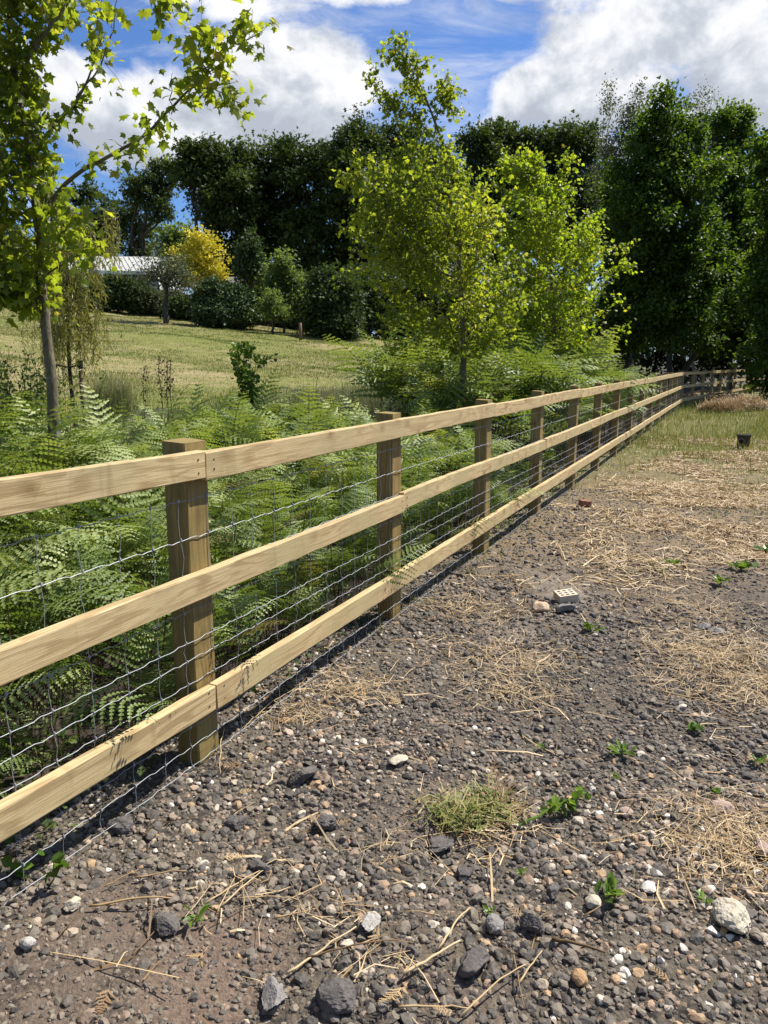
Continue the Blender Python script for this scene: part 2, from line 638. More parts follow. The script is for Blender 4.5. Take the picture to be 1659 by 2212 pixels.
def rockmat(name, a, b_, rough=.8):
    m, T, b = mat(name)
    n = T.noise(objco(T), 26.0, 7, .68, .4)
    n2 = T.noise(objco(T), 120.0, 4, .6)
    T.put(b.inputs['Base Color'], T.ramp(T.m('ADD', T.m('MULTIPLY', n, .7), T.m('MULTIPLY', n2, .3)), [(.33, a), (.66, b_)]))
    b.inputs['Roughness'].default_value = rough
    b.inputs['Specular IOR Level'].default_value = .3
    T.put(b.inputs['Normal'], T.bump(T.m('ADD', n, T.m('MULTIPLY', n2, .4)), .8, .012))
    return m


M['rock_dark'] = rockmat('dark_slag', (.052, .046, .043), (.165, .145, .128))
M['rock_pale'] = rockmat('pale_limestone', (.30, .25, .17), (.62, .56, .44))
M['rock_pink'] = rockmat('pinkish_stone', (.26, .18, .14), (.42, .32, .26))
M['rock_grey'] = rockmat('grey_stone', (.13, .12, .11), (.28, .26, .24))
M['rock_tan'] = rockmat('tan_flint', (.25, .15, .07), (.42, .27, .14))
M['rock_white'] = rockmat('white_flint', (.27, .25, .22), (.50, .47, .42))
M['brick_break'] = rockmat('broken_pale_brick', (.36, .24, .14), (.62, .47, .32))


def trackmat():
    m, T, b = mat('gravel_soil')
    o = objco(T)
    sep = T.node('ShaderNodeSeparateXYZ')
    T.put(sep.inputs[0], o)
    big = T.noise(o, 0.9, 4, .55)
    mid = T.noise(o, 5.0, 6, .65)
    fine = T.noise(o, 60.0, 6, .7)
    grit = T.node('ShaderNodeTexVoronoi')
    T.put(grit.inputs['Vector'], o)
    grit.inputs['Scale'].default_value = 95.0
    gcol = T.ramp(T.m('FRACT', T.m('MULTIPLY', grit.outputs['Color'], 3.7)), [(0, (.022, .020, .020)), (.45, (.055, .047, .042)), (.75, (.10, .08, .06)), (.93, (.20, .15, .10)), (1, (.36, .32, .26))])
    soil = T.ramp(fine, [(.3, (.075, .061, .047)), (.7, (.185, .155, .115))])
    brown = T.ramp(fine, [(.3, (.125, .09, .065)), (.7, (.25, .19, .14))])
    c = T.mix(T.sstep(mid, .42, .6), soil, gcol)
    c = T.mix(T.m('MULTIPLY', T.sstep(big, .50, .68), .75), c, brown)
    # bare earth showing through, and trodden dusty patches
    for (px, py, r, a_, b2, amt) in [(450, 2130, .24, (.12, .083, .062), (.25, .18, .13), .85), (150, 2080, .25, (.11, .08, .06), (.20, .15, .115), .7), (1090, 1392, .26, (.20, .155, .12), (.36, .285, .225), .55),
                                     (1200, 1268, .28, (.19, .16, .13), (.34, .29, .24), .5), (900, 1745, .22, (.10, .08, .065), (.19, .155, .125), .6)]:
        q = gp(px, py)
        dd = T.vm('DISTANCE', T.mapping(o, (1, .75, 0)), (float(q[0]), float(q[1]) * .75, 0))
        f = T.sstep(T.m('ADD', T.m('MULTIPLY', dd, 1 / r), T.m('MULTIPLY', T.m('SUBTRACT', mid, .5), 3.0)), 1.15, .45)
        c = T.mix(T.m('MULTIPLY', f, amt), c, T.ramp(fine, [(.3, a_), (.7, b2)]))
    # dried cuttings and grass take over up the track
    far = T.sstep(T.m('ADD', sep.outputs[1], T.m('MULTIPLY', big, 3.2)), 5.8, 8.6)
    straw = T.ramp(fine, [(.3, (.10, .070, .042)), (.7, (.30, .225, .13))])
    c = T.mix(T.m('MULTIPLY', far, T.sstep(mid, .30, .55)), c, straw)
    grassy = T.sstep(T.m('ADD', sep.outputs[1], T.m('MULTIPLY', mid, 6.0)), 11.0, 17.0)
    green = T.ramp(fine, [(.3, (.07, .095, .02)), (.7, (.19, .20, .06))])
    c = T.mix(T.m('MULTIPLY', grassy, .55), c, green)
    T.put(b.inputs['Base Color'], c)
    b.inputs['Roughness'].default_value = .9
    b.inputs['Specular IOR Level'].default_value = .15
    h = T.m('ADD', T.m('ADD', T.m('MULTIPLY', fine, 1.0), T.m('MULTIPLY', T.noise(o, 24.0, 6, .7), 1.2)), T.m('MULTIPLY', grit.outputs['Distance'], -.35))
    T.put(b.inputs['Normal'], T.bump(h, .9, .012))
    return m


def lawnmat():
    m, T, b = mat('mown_dry_lawn')
    o = objco(T)
    # clippings lie in faint swathes across the slope
    v = T.mapping(o, (.7, 1.15, 1), rot=(0, 0, .35))
    sw = T.noise(v, 1.3, 10, .76, 1.1)
    big = T.noise(o, .16, 4, .55)
    fine = T.noise(T.mapping(o, (5, 9, 5)), 1.6, 6, .7)
    g = T.ramp(fine, [(.3, (.085, .100, .026)), (.7, (.21, .215, .060))])
    d = T.ramp(fine, [(.3, (.17, .14, .062)), (.7, (.35, .285, .15))])
    f = T.m('ADD', T.m('MULTIPLY', sw, .62), T.m('MULTIPLY', big, .42))
    c = T.mix(T.sstep(f, .46, .62), g, d)
    tuft = T.noise(T.mapping(o, (1, 1.3, 1)), 7.0, 8, .75)
    tv = T.m('ADD', .45, T.m('MULTIPLY', tuft, 1.1))
    c = T.mix(1.0, c, T.comb(tv, tv, tv), 'MULTIPLY')
    T.put(b.inputs['Base Color'], c)
    b.inputs['Roughness'].default_value = .9
    b.inputs['Specular IOR Level'].default_value = .1
    T.put(b.inputs['Normal'], T.bump(T.m('ADD', fine, sw), .6, .05))
    return m


def groundmat():
    m, T, b = mat('leaf_mould_soil')
    o = objco(T)
    a = T.noise(o, 22.0, 6, .7)
    big = T.noise(o, .25, 4, .6)
    c = T.ramp(a, [(.3, (.016, .012, .009)), (.7, (.065, .046, .030))])
    c = T.mix(T.sstep(big, .5, .62), c, T.ramp(a, [(.3, (.03, .045, .014)), (.7, (.085, .10, .03))]))
    T.put(b.inputs['Base Color'], c)
    b.inputs['Roughness'].default_value = .95
    T.put(b.inputs['Normal'], T.bump(a, .8, .03))
    return m


M['track'] = trackmat()
M['lawn'] = lawnmat()
M['ground'] = groundmat()

# ------------------------------------------------------------------ the land
def grid(us, vs, fn):
    U, Vv = np.meshgrid(us, vs, indexing='ij')
    P = fn(U, Vv)
    nu, nv = len(us), len(vs)
    i = np.arange(nu - 1)[:, None] * nv
    j = np.arange(nv - 1)[None, :]
    F = np.stack([i + j, i + nv + j, i + nv + j + 1, i + j + 1], -1).reshape(-1, 4)
    return P.reshape(-1, 3), F


def land():
    # base sheet to the horizon
    rr = np.concatenate([[0.05], np.geomspace(0.4, 420, 170)])
    aa = np.linspace(0, 2 * PI, 241)

    def fn(r, a):
        x = r * np.sin(a)
        y = r * np.cos(a)
        s, n = sn(x, y)
        low = 0.16 * ss(n, -0.25, 0.6) * ss(30 - s, 0, 3) + 0.35 * ss(-n, 7.5, 10) * ss(s, -12, -6)
        z = H(x, y) - low + (fbm(x * 1.4, y * 1.4, 5) - .5) * .08 * ss(-n, .2, 1.0)
        return np.stack([x, y, z], -1)
    V, F = grid(rr, aa, fn)
    g = Geo().add(V, [F[:, ::-1]])
    tag(build('ground', g, M['ground'], smooth=True), kind='structure')

    # the mown lawn
    def fl(s, n):
        x = FD[0] * s + FN[0] * (n + N0)
        y = FD[1] * s + FN[1] * (n + N0)
        e = ss(-n, 5.0, 6.4)
        edge = ss(n, -60, -58.5)
        z = H(x, y) - .30 * (1 - e) - .3 * (1 - edge) + (fbm(x * .35, y * .35, 9) - .5) * .28 + (vn(x * 2.3, y * 2.3, 31) - .5) * .05
        return np.stack([x, y, z], -1)
    V, F = grid(np.arange(-14, 75, .4), np.arange(-60, -4.6, .4), fl)
    tag(build('lawn', Geo().add(V, [F[:, ::-1]]), M['lawn'], smooth=True), kind='structure')


def track_z(x, y):
    """relief of the stony track: low ridges and hollows a few centimetres deep"""
    s, n = sn(x, y)
    z = .030 + (fbm(x * .8, y * .8, 3, 3) - .5) * .10 + (fbm(x * 3.1, y * 3.1, 11, 4) - .5) * .045 + (vn(x * 14, y * 14, 21) - .5) * .010
    z = z + .05 * ss(-n, -.45, .1) * ss(8 - s, 0, 3) * (fbm(x * 2, y * 2, 77, 3))
    z = z - .30 * ss(-n, .25, .6)
    return z


def track():
    def ft(s, n):
        x = FD[0] * s + FN[0] * (n + N0)
        y = FD[1] * s + FN[1] * (n + N0)
        return np.stack([x, y, track_z(x, y)], -1)
    ss_ = np.concatenate([np.arange(-1.5, 6.5, .035), np.arange(6.5, 12, .07), np.arange(12, 60, .4)])
    V, F = grid(ss_, np.concatenate([np.arange(-.62, 4.0, .035), np.arange(4.0, 14.0, .25)]), ft)
    tag(build('gravel_track', Geo().add(V, [F[:, ::-1]]), M['track'], smooth=True), kind='structure')


land()
track()


# ------------------------------------------------------------------ fence
rng = np.random.default_rng(7)


def board(L, h, t, bow=0.0, seg=24, rg=None, ch=.004, noise=.0012):
    """sawn board along +X, centred on y (thickness) and z (height), edges eased"""
    xs = np.linspace(0, L, seg + 1)
    sec = np.array([(-t / 2 + ch, -h / 2), (t / 2 - ch, -h / 2), (t / 2, -h / 2 + ch), (t / 2, h / 2 - ch), (t / 2 - ch, h / 2), (-t / 2 + ch, h / 2), (-t / 2, h / 2 - ch), (-t / 2, -h / 2 + ch)])
    V = np.zeros((seg + 1, 8, 3))
    V[:, :, 0] = xs[:, None]
    V[:, :, 1:] = sec[None]
    V[:, :, 1] += (bow * np.sin(xs / L * PI))[:, None]
    V[:, :, 2] += (bow * .8 * np.sin(xs / L * PI * 1.4 + 1))[:, None]
    if rg is not None:
        V[:, :, 1:] += rg.normal(0, noise, (seg + 1, 8, 2))
    g = Geo()
    i = np.arange(seg)[:, None] * 8
    j = np.arange(8)[None]
    k = (j + 1) % 8
    Fq = np.stack([i + j, i + k, i + 8 + k, i + 8 + j], -1).reshape(-1, 4)
    c0, c1 = (seg + 1) * 8, (seg + 1) * 8 + 1
    V = np.vstack([V.reshape(-1, 3), V[0].mean(0), V[-1].mean(0)])
    jj = np.arange(8)
    kk = (jj + 1) % 8
    e = seg * 8
    F3 = np.vstack([np.stack([kk, jj, np.full(8, c0)], -1), np.stack([e + jj, e + kk, np.full(8, c1)], -1)])
    g.add(V, [Fq[:, ::-1], F3[:, ::-1]])
    return g


def local_obj(name, g, m, parent, world_loc, xdir=None, smooth=False):
    """child whose own X axis runs along xdir (so its grain follows it)"""
    o = build(name, g, m, None, smooth=smooth)
    o.parent = parent
    P = Vector(np.asarray(world_loc) - np.array(parent.location))
    if xdir is not None:
        x = Vector(xdir).normalized()
        yv = Vector((0, 0, 1)).cross(x).normalized()
        z = x.cross(yv)
        m4 = Matrix((x, yv, z)).transposed().to_4x4()
        m4.translation = P
        o.matrix_local = m4
    else:
        o.location = P
    return o


class Run:
    """a straight run of fence: origin, heading; s along, n towards the track"""
    def __init__(self, o, heading):
        self.o = np.array(o[:2])
        self.d = np.array((math.sin(heading), math.cos(heading)))
        self.nn = np.array((math.cos(heading), -math.sin(heading)))

    def p(self, s, n, z):
        q = self.o + self.d * s + self.nn * n
        return np.array((q[0], q[1], z))


def post_geo(rg, w=.10, l=.125, h=1.275):
    g = Geo()
    zs = np.linspace(-.12, h, 16)
    ch = .005
    a, b = l / 2, w / 2
    sec = np.array([(-a + ch, -b), (a - ch, -b), (a, -b + ch), (a, b - ch), (a - ch, b), (-a + ch, b), (-a, b - ch), (-a, -b + ch)])
    V = np.zeros((len(zs), 8, 3))
    V[:, :, :2] = sec[None]
    V[:, :, :2] += rg.normal(0, .0008, (len(zs), 8, 2))
    V[:, :, 2] = zs[:, None]
    V[-1, :, 2] += sec[:, 1] * .05
    k = len(zs)
    i = np.arange(k - 1)[:, None] * 8
    j = np.arange(8)[None]
    jn = (j + 1) % 8
    Fq = np.stack([i + j, i + jn, i + 8 + jn, i + 8 + j], -1).reshape(-1, 4)
    V = np.vstack([V.reshape(-1, 3), V[-1].mean(0)])
    jj = np.arange(8)
    F3 = np.stack([(k - 1) * 8 + jj, (k - 1) * 8 + (jj + 1) % 8, np.full(8, k * 8)], -1)
    return g.add(V, [Fq, F3])


def post(run, parent, s, n, rg, h=1.30, near=False):
    g = post_geo(rg, h=h)
    base = run.p(s, n - .05, 0)
    o = local_obj('post', g, M['post'], parent, base, (run.d[0], run.d[1], 0))
    o.rotation_euler.y += rg.normal(0, .006)
    o.rotation_euler.x += rg.normal(0, .006)
    return o


WIRE_Z = [1.075, .937, .80, .665, .554, .481, .394, .305, .225, .145, .067]


def mesh_wire(run, s0, s1, near_to, rg, zs=WIRE_Z, n=.004):
    g = Geo()
    cell = .15
    S = np.arange(s0, s1, cell / 6)
    ph = (S / cell) % 1.0
    crimp = np.where(ph < .5, np.sin(ph * 2 * PI) * .0024, -np.sin((ph - .5) * 2 * PI) * .0012) + np.where(np.abs(ph - .5) < .09, -.0042, 0)
    for q, z in enumerate(zs):
        sag = (fbm(S * .5, S * 0 + q * 3.1, 40 + q) - .5) * .016
        zz = z + crimp * (1 if q % 2 else -1) + sag
        nn = n + (fbm(S * .9, S * 0 + q, 60 + q) - .5) * .012 + .004
        nn = np.where(S > 12, n, nn)
        P = np.stack([run.o[0] + run.d[0] * S + run.nn[0] * nn, run.o[1] + run.d[1] * S + run.nn[1] * nn, zz], -1)
        g.tube(P, .0013 if q not in (0, 1) else .0015, 4)
    k = 0
    for s in np.arange(s0 + .07, s1, cell):
        m = len(zs) * 2 - 1
        z = np.interp(np.arange(m), np.arange(len(zs)) * 2, zs)
        bow = np.zeros(m)
        bow[1::2] = rg.normal(0, .006, m // 2)
        off = rg.normal(0, .004)
        P = np.array([run.p(s + off + bow[i], n + .002 + (0 if s > 12 else bow[i] * .5), z[i]) for i in range(m)])
        g.tube(P, .0010, 3)
        if s < near_to:
            for zk in zs:          # hinge knots
                c = run.p(s + off, n + .004, zk)
                g.tube([c + np.array((0, 0, -.007)), c, c + np.array((0, 0, .007))], [.002, .0052, .002], 5)
        k += 1
    return g


def rails(run, parent, joints, z, s_end, rg, n=.027, L=3.6, h=.10, t=.038, tilt0=0.0):
    """boards butted end to end over the posts"""
    for a, b in joints:
        ln = b - a - .006
        za = z + rg.normal(0, .003)
        zb = z + rg.normal(0, .003)
        if tilt0 and a < 2.0:
            za, zb = z + tilt0, z
        nn = n + rg.normal(0, .0015)
        p0 = run.p(a + .003, nn, za)
        p1 = run.p(b - .003, nn + rg.normal(0, .002), zb)
        o = local_obj('rail', board(ln, h + rg.normal(0, .0015), t, rg.normal(0, .004), 24, rg), M['rail'], parent, p0, p1 - p0)
        if a < 7.5 and b > 0:     # nail heads where the board meets each post
            for ss0 in (a + .045, b - .045):
                if ss0 < 0.6 or ss0 > 8:
                    continue
                for dz in (-.026, .024):
                    g = Geo()
                    c = np.array(((ss0 - a), -t / 2 - .0005, dz + rg.normal(0, .006)))
                    g.tube([c + np.array((0, .003, 0)), c + np.array((0, -.0012, 0))], [.0042, .0036], 7)
                    nl = build('nail', g, M['nail'], None)
                    nl.parent = o


def fences():
    rg = np.random.default_rng(3)
    sp = 1.80
    P0 = 2.18
    run = Run(fw(0, 0), TH)
    root = thing('fence', 'long new post and rail fence with wire netting beside the gravel track', 'fence', fw(P0, 0))
    NP = 15
    S = [P0 + sp * k for k in range(-1, NP)]
    for k, s in enumerate(S):
        o = post(run, root, s, 0, rg, 1.277 + rg.normal(0, .005))
        if k in (1, 2):
            for z in (WIRE_Z[1], WIRE_Z[4], WIRE_Z[9]):
                g = Geo()
                c = np.array((.022, .0505, z))
                g.tube([c + np.array((-.005, -.002, .010)), c + np.array((-.004, .009, .008)), c + np.array((.004, .009, -.008)), c + np.array((.005, -.002, -.010))], .0017, 5)
                st = build('staple', g, M['wire'], None)
                st.parent = o
    end = S[-1] + .9
    edges_t = [S[0] - .02 if False else S[1] - 3.6, S[1]] + [S[1] + 3.6 * i for i in range(1, 8)]
    edges_m = [S[2] - 3.6, S[2]] + [S[2] + 3.6 * i for i in range(1, 7)]

    def prs(e):
        e = [x for x in e if x < end - .5] + [end]
        return list(zip(e[:-1], e[1:]))
    rails(run, root, prs(edges_t), 1.192, end, rg, tilt0=.055)
    rails(run, root, prs(edges_m), .755, end, rg)
    rails(run, root, prs(edges_t), .305, end, rg, tilt0=.10)
    build('wire_mesh', mesh_wire(run, -1.3, end, 9.5, rg), M['wire'], root)

    # beyond the bend
    c = fw(end, 0)
    run2 = Run(c, TH + R(8.5))
    root2 = thing('fence', 'far stretch of rail fence past the bend, partly shaded by trees', 'fence', run2.p(.02, 0, 0))
    for k in range(9):
        post(run2, root2, .06 + 1.8 * k, 0, rg, 1.28)
    for z in (1.192, .755, .305):
        rails(run2, root2, [(0.02, 3.6), (3.6, 7.2), (7.2, 10.8), (10.8, 14.6)], z, 14.6, rg)
    build('wire_mesh', mesh_wire(run2, .05, 14.5, 0, rg, zs=WIRE_Z[::2]), M['wire'], root2)
    # a last short piece running out of the picture under the leaves
    run3 = Run(run2.p(14.7, 0, 0), TH + R(30))
    root3 = thing('fence', 'short dark end of rail fence under overhanging leaves', 'fence', run3.p(.02, 0, 0))
    for k in range(4):
        post(run3, root3, .3 + 1.8 * k, 0, rg, 1.28)
    for z in (1.192, .755, .305):
        rails(run3, root3, [(.05, 3.2), (3.2, 6.4)], z, 6.4, rg)


fences()


# ------------------------------------------------------------------ bracken
def frond(h, L, npin, npl, rg, bend=1.5, stemside=4, prune=None):
    """template frond: V, F, per-vertex tint (stem > .85)"""
    tot = h + L
    nseg = 26
    t = np.linspace(0, 1, nseg)
    ph = .06 + bend * ss(t, h / tot * .45, 1.05) ** 1.15
    ds = tot / (nseg - 1)
    x = np.concatenate([[0], np.cumsum(np.sin(ph[:-1]) * ds)])
    z = np.concatenate([[0], np.cumsum(np.cos(ph[:-1]) * ds)])
    y = np.cumsum(rg.normal(0, .004, nseg))
    P = np.stack([x, y, z], -1)
    g = Geo()
    k = nseg if stemside > 3 else nseg
    g.tube(P, np.linspace(.0045, .0008, k), stemside if stemside > 3 else 3, tint=.93, cap=False)
    V, F, Tt = [], [], []
    t0 = h / tot
    n = 0
    for i in range(npin):
        u = ((i + .3) / npin) ** .82
        spc = L * (((i + 1.3) / npin) ** .82 - u)
        ti = t0 + (1 - t0) * u
        p = np.array([np.interp(ti, t, P[:, c]) for c in range(3)])
        a = np.interp(ti, t, ph)
        T = np.array((math.sin(a), 0, math.cos(a)))
        Nn = np.array((-math.cos(a), 0, math.sin(a)))
        for side in (-1, 1):
            l = .46 * L * (1 - u) ** .9 * (1 + rg.normal(0, .07)) + .012
            up = rg.normal(.05, .10)
            d0 = norm(np.array((0, side, 0)) * .9 + T * .50 + Nn * up)
            m = max(3, int(round(npl * (1 - u) ** .6)))
            dro = .10 + .25 * rg.random()
            pt = .30 + .28 * (u) + rg.normal(0, .05)
            vs = (np.arange(m) + .3) / m
            ax = p + d0[None] * (l * vs)[:, None] - Nn[None] * (dro * l * vs ** 2)[:, None]
            ax[:, 2] -= dro * .35 * l * vs ** 2
            dirv = norm(np.gradient(ax, axis=0)) if m > 1 else d0[None]
            nrm = norm(np.cross(dirv, T[None]) * side)
            q = norm(np.cross(nrm, dirv))
            wid = l / m * (.47 if npl > 10 else .60)
            for sd in (-1, 1):
                pl = np.minimum(.40 * spc, .22 * l) * (1 - .85 * vs) ** .8 * np.clip(.55 + 2.2 * vs, 0, 1) * (1 + rg.normal(0, .08, m))
                dd = norm(q * sd + dirv * .35 - nrm * .14)
                b0 = ax - dirv * wid
                b1 = ax + dirv * wid
                tp = ax + dd * pl[:, None]
                t0_ = tp - dirv * wid * .30
                t1_ = tp + dirv * wid * .40
                V.append(np.stack([b0, b1, t1_, t0_], 1).reshape(-1, 3))
                F.append((np.arange(m)[:, None] * 4 + np.arange(4)[None]) + n)
                Tt.append(np.full(m * 4, pt))
                n += m * 4
    g.add(np.vstack(V), [np.vstack(F)], np.concatenate(Tt))
    V = np.vstack(g.v)
    Fo = [np.vstack(g.f[k]) for k in (3, 4) if g.f[k]]
    return V, Fo, np.concatenate(g.t)


def scatter_fronds(name, pts, sizes, lod, rg, leanbias=None, tintoff=None, extra=None):
    G = Geo()
    K = len(TEMPL[lod])
    which = rg.integers(0, K, len(pts))
    ang = rg.uniform(0, 2 * PI, len(pts))
    if leanbias is not None:
        ang = np.where(rg.random(len(pts)) < .45, leanbias + rg.normal(0, .7, len(pts)), ang)
    for k in range(K):
        w = which == k
        if not w.any():
            continue
        a = ang[w]
        N = w.sum()
        tilt = rg.normal(0, .17, (N, 2))
        Z = norm(np.stack([tilt[:, 0], tilt[:, 1], np.ones(N)], -1))
        X = np.stack([np.cos(a), np.sin(a), np.zeros(N)], -1)
        X = norm(X - (X * Z).sum(-1, keepdims=True) * Z)
        Y = np.cross(Z, X)
        Mx = np.stack([X, Y, Z], -1) * sizes[w][:, None, None]
        V, F, Tt = TEMPL[lod][k]
        leaf = (Tt < .85)
        to = (tintoff[w] if tintoff is not None else rg.normal(.05, .12, N))
        to = np.where(rg.random(N) < .025, 9.0, to)
        tt = Tt[None] + to[:, None] * leaf[None]
        tt = np.where(leaf[None], np.where(to[:, None] > 5, .86 + .06 * Tt[None], np.clip(tt, .02, .80)), tt)
        kk = len(V)
        VV = np.einsum('nij,kj->nki', Mx, V) + pts[w][:, None, :]
        off = (np.arange(N) * kk)[:, None, None]
        G.add(VV.reshape(-1, 3), [(f[None] + off).reshape(-1, f.shape[1]) for f in F], tt.reshape(-1))
    return G


rgt = np.random.default_rng(11)
TEMPL = {0: [], 1: []}
for i in range(9):
    h = rgt.uniform(.50, .70)
    TEMPL[0].append(frond(h, rgt.uniform(.56, .82), 14, 13, rgt, rgt.uniform(.8, 1.9)))
    TEMPL[1].append(frond(h, rgt.uniform(.54, .80), 13, 7, rgt, rgt.uniform(.8, 1.9), 3))


def bracken():
    rg = np.random.default_rng(21)
    # near bank behind the fence
    N = 2900
    s = rg.uniform(-3.2, 8.2, N)
    n = -rg.uniform(.30, 1, N) * 0 - (.32 + rg.random(N) ** .80 * 4.6)
    n = np.minimum(n, -.32 - .25 * rg.random(N))
    keep = vn(s * 1.6, n * 1.6, 5) > .22
    keep &= n > -3.3 - .9 * vn(s * .6, s * 0, 8) - .25 * np.clip(4 - s, 0, 4)
    s, n = s[keep], n[keep]
    sz = rg.uniform(.66, 1.02, len(s)) * (.88 + .2 * vn(s * .8, n * .8, 3))
    sz *= 1 + .16 * ss(-n, 1.5, 2.8)
    edge = n > -.75
    sz = np.where(edge, sz * rg.uniform(.55, 1.0, len(s)), sz)
    xy = np.stack([FD[0] * s + FN[0] * (n + N0), FD[1] * s + FN[1] * (n + N0)], -1)
    z = H(xy[:, 0], xy[:, 1]) - .03
    P = np.column_stack([xy, z])
    dist = np.hypot(P[:, 0], P[:, 1])
    G = Geo()
    a0 = math.atan2(FN[1], FN[0])
    for lod, w in ((0, dist < 6.5), (1, dist >= 6.5)):
        g = scatter_fronds('b', P[w], sz[w], lod, rg, a0)
        G.add(np.vstack(g.v), [np.vstack(g.f[k]) for k in (3, 4) if g.f[k]], np.concatenate(g.t))
    # lower, younger fronds filling the bank, tinted darker to paint shade into the gaps
    N = 1000
    s = rg.uniform(-1.5, 7.5, N)
    n = -rg.uniform(.18, 1.7, N)
    xy = np.stack([FD[0] * s + FN[0] * (n + N0), FD[1] * s + FN[1] * (n + N0)], -1)
    P = np.column_stack([xy, H(xy[:, 0], xy[:, 1]) - .02])
    g = scatter_fronds('b', P, rg.uniform(.30, .72, N), 0, rg, a0, rg.normal(-.08, .12, N))
    G.add(np.vstack(g.v), [np.vstack(g.f[k]) for k in (3, 4) if g.f[k]], np.concatenate(g.t))
    # bare brown stalks standing in the shade beneath
    for i in range(260):
        ss_, nn = rg.uniform(-1.5, 8), -rg.uniform(.25, 1.6)
        b = fw(ss_, nn)
        b[2] = Hp(b) - .02
        hgt = rg.uniform(.25, .8)
        tip = b + np.array((rg.normal(0, .1), rg.normal(0, .1), hgt))
        mid = (b + tip) / 2 + rg.normal(0, .02, 3)
        G.tube([b, mid, tip], [.004, .0035, .002], 4, tint=rg.uniform(.92, 1.0))
    # low broad leaved growth under the fronds
    U = Geo()
    N = 9000
    s = rg.uniform(-1.5, 12, N)
    n = -(.12 + rg.random(N) ** 1.3 * 2.0)
    xy = np.stack([FD[0] * s + FN[0] * (n + N0), FD[1] * s + FN[1] * (n + N0)], -1)
    cl = vn(xy[:, 0] * 3, xy[:, 1] * 3, 9)
    w = cl > .38
    xy, cl, N = xy[w], cl[w], int(w.sum())
    P = np.column_stack([xy, H(xy[:, 0], xy[:, 1]) + rg.random(N) ** 1.5 * .30 * cl])
    ax = rg.normal(0, .8, (N, 3))
    ax[:, 2] *= .4
    nn = rg.normal(0, .4, (N, 3))
    nn[:, 2] += 1
    LV = np.array([(0, 0, 0), (.30, .28, .06), (.34, .66, .05), (0, 1, -.10), (-.34, .66, .05), (-.30, .28, .06), (0, .5, -.03)], float)
    LF = np.array([(6, 0, 1), (6, 1, 2), (6, 2, 3), (6, 3, 4), (6, 4, 5), (6, 5, 0)])
    U.inst(LV, [LF], frames(ax, nn, rg.uniform(.02, .055, N)), P, rg.random(N))
    tag(build('undergrowth', U, M['shrub_light']), kind='stuff', label='low dark leafy growth on the ground under the bracken', cat='undergrowth')
    tag(build('bracken', G, M['bracken']), kind='stuff', label='waist high green bracken filling the bank behind the near fence', cat='bracken')

    # the taller mound further along
    N = 2300
    s = rg.uniform(8.0, 25, N)
    n = -(.45 + rg.random(N) * 3.6)
    hump = ss(s, 9.0, 11.6) * (1 - .55 * ss(s, 14.5, 22))
    keep = n > -3.5 - .8 * vn(s * .5, s * 0, 18)
    keep &= rg.random(N) < .35 + .65 * hump
    keep &= n > -(1.5 + np.maximum(s - 8.6, 0) * .75)
    s, n, hump = s[keep], n[keep], hump[keep]
    sz = rg.uniform(.85, 1.12, len(s)) * (.76 + .90 * hump) * (.85 + .3 * vn(s * .7, n * .7, 4))
    sz = np.where(n > -1.0, sz * rg.uniform(.5, .9, len(s)), sz)
    xy = np.stack([FD[0] * s + FN[0] * (n + N0), FD[1] * s + FN[1] * (n + N0)], -1)
    P = np.column_stack([xy, H(xy[:, 0], xy[:, 1]) - .03])
    g = scatter_fronds('b', P, sz, 1, rg, a0, rg.normal(.02, .11, len(s)))
    tag(build('bracken', g, M['bracken']), kind='stuff', label='tall mound of bracken around the young maple trunks', cat='bracken')


bracken()


# ------------------------------------------------------------------ gravel
def ico(sub):
    bm = bmesh.new()
    bmesh.ops.create_icosphere(bm, subdivisions=sub, radius=1.0)
    bm.verts.ensure_lookup_table()
    V = np.array([v.co[:] for v in bm.verts])
    F = np.array([[v.index for v in f.verts] for f in bm.faces])
    bm.free()
    return V, F


def stone_template(rg, sub, cuts, squash, rough=.12):
    V, F = ico(sub)
    V = V.copy()
    for _ in range(cuts):
        d = norm(rg.normal(0, 1, 3))
        o = rg.uniform(.45, .85)
        q = V @ d
        w = q > o
        V[w] -= np.outer(q[w] - o, d)
    V *= (1 + rg.normal(0, rough, len(V)))[:, None]
    V *= np.array((1, rg.uniform(.65, .95), squash))
    return V, F


BARE = [tuple(gp(px, py)[:2]) + (r,) for px, py, r in [(450, 2130, .24), (150, 2080, .2), (1090, 1392, .26), (1200, 1268, .28), (900, 1745, .2)]]


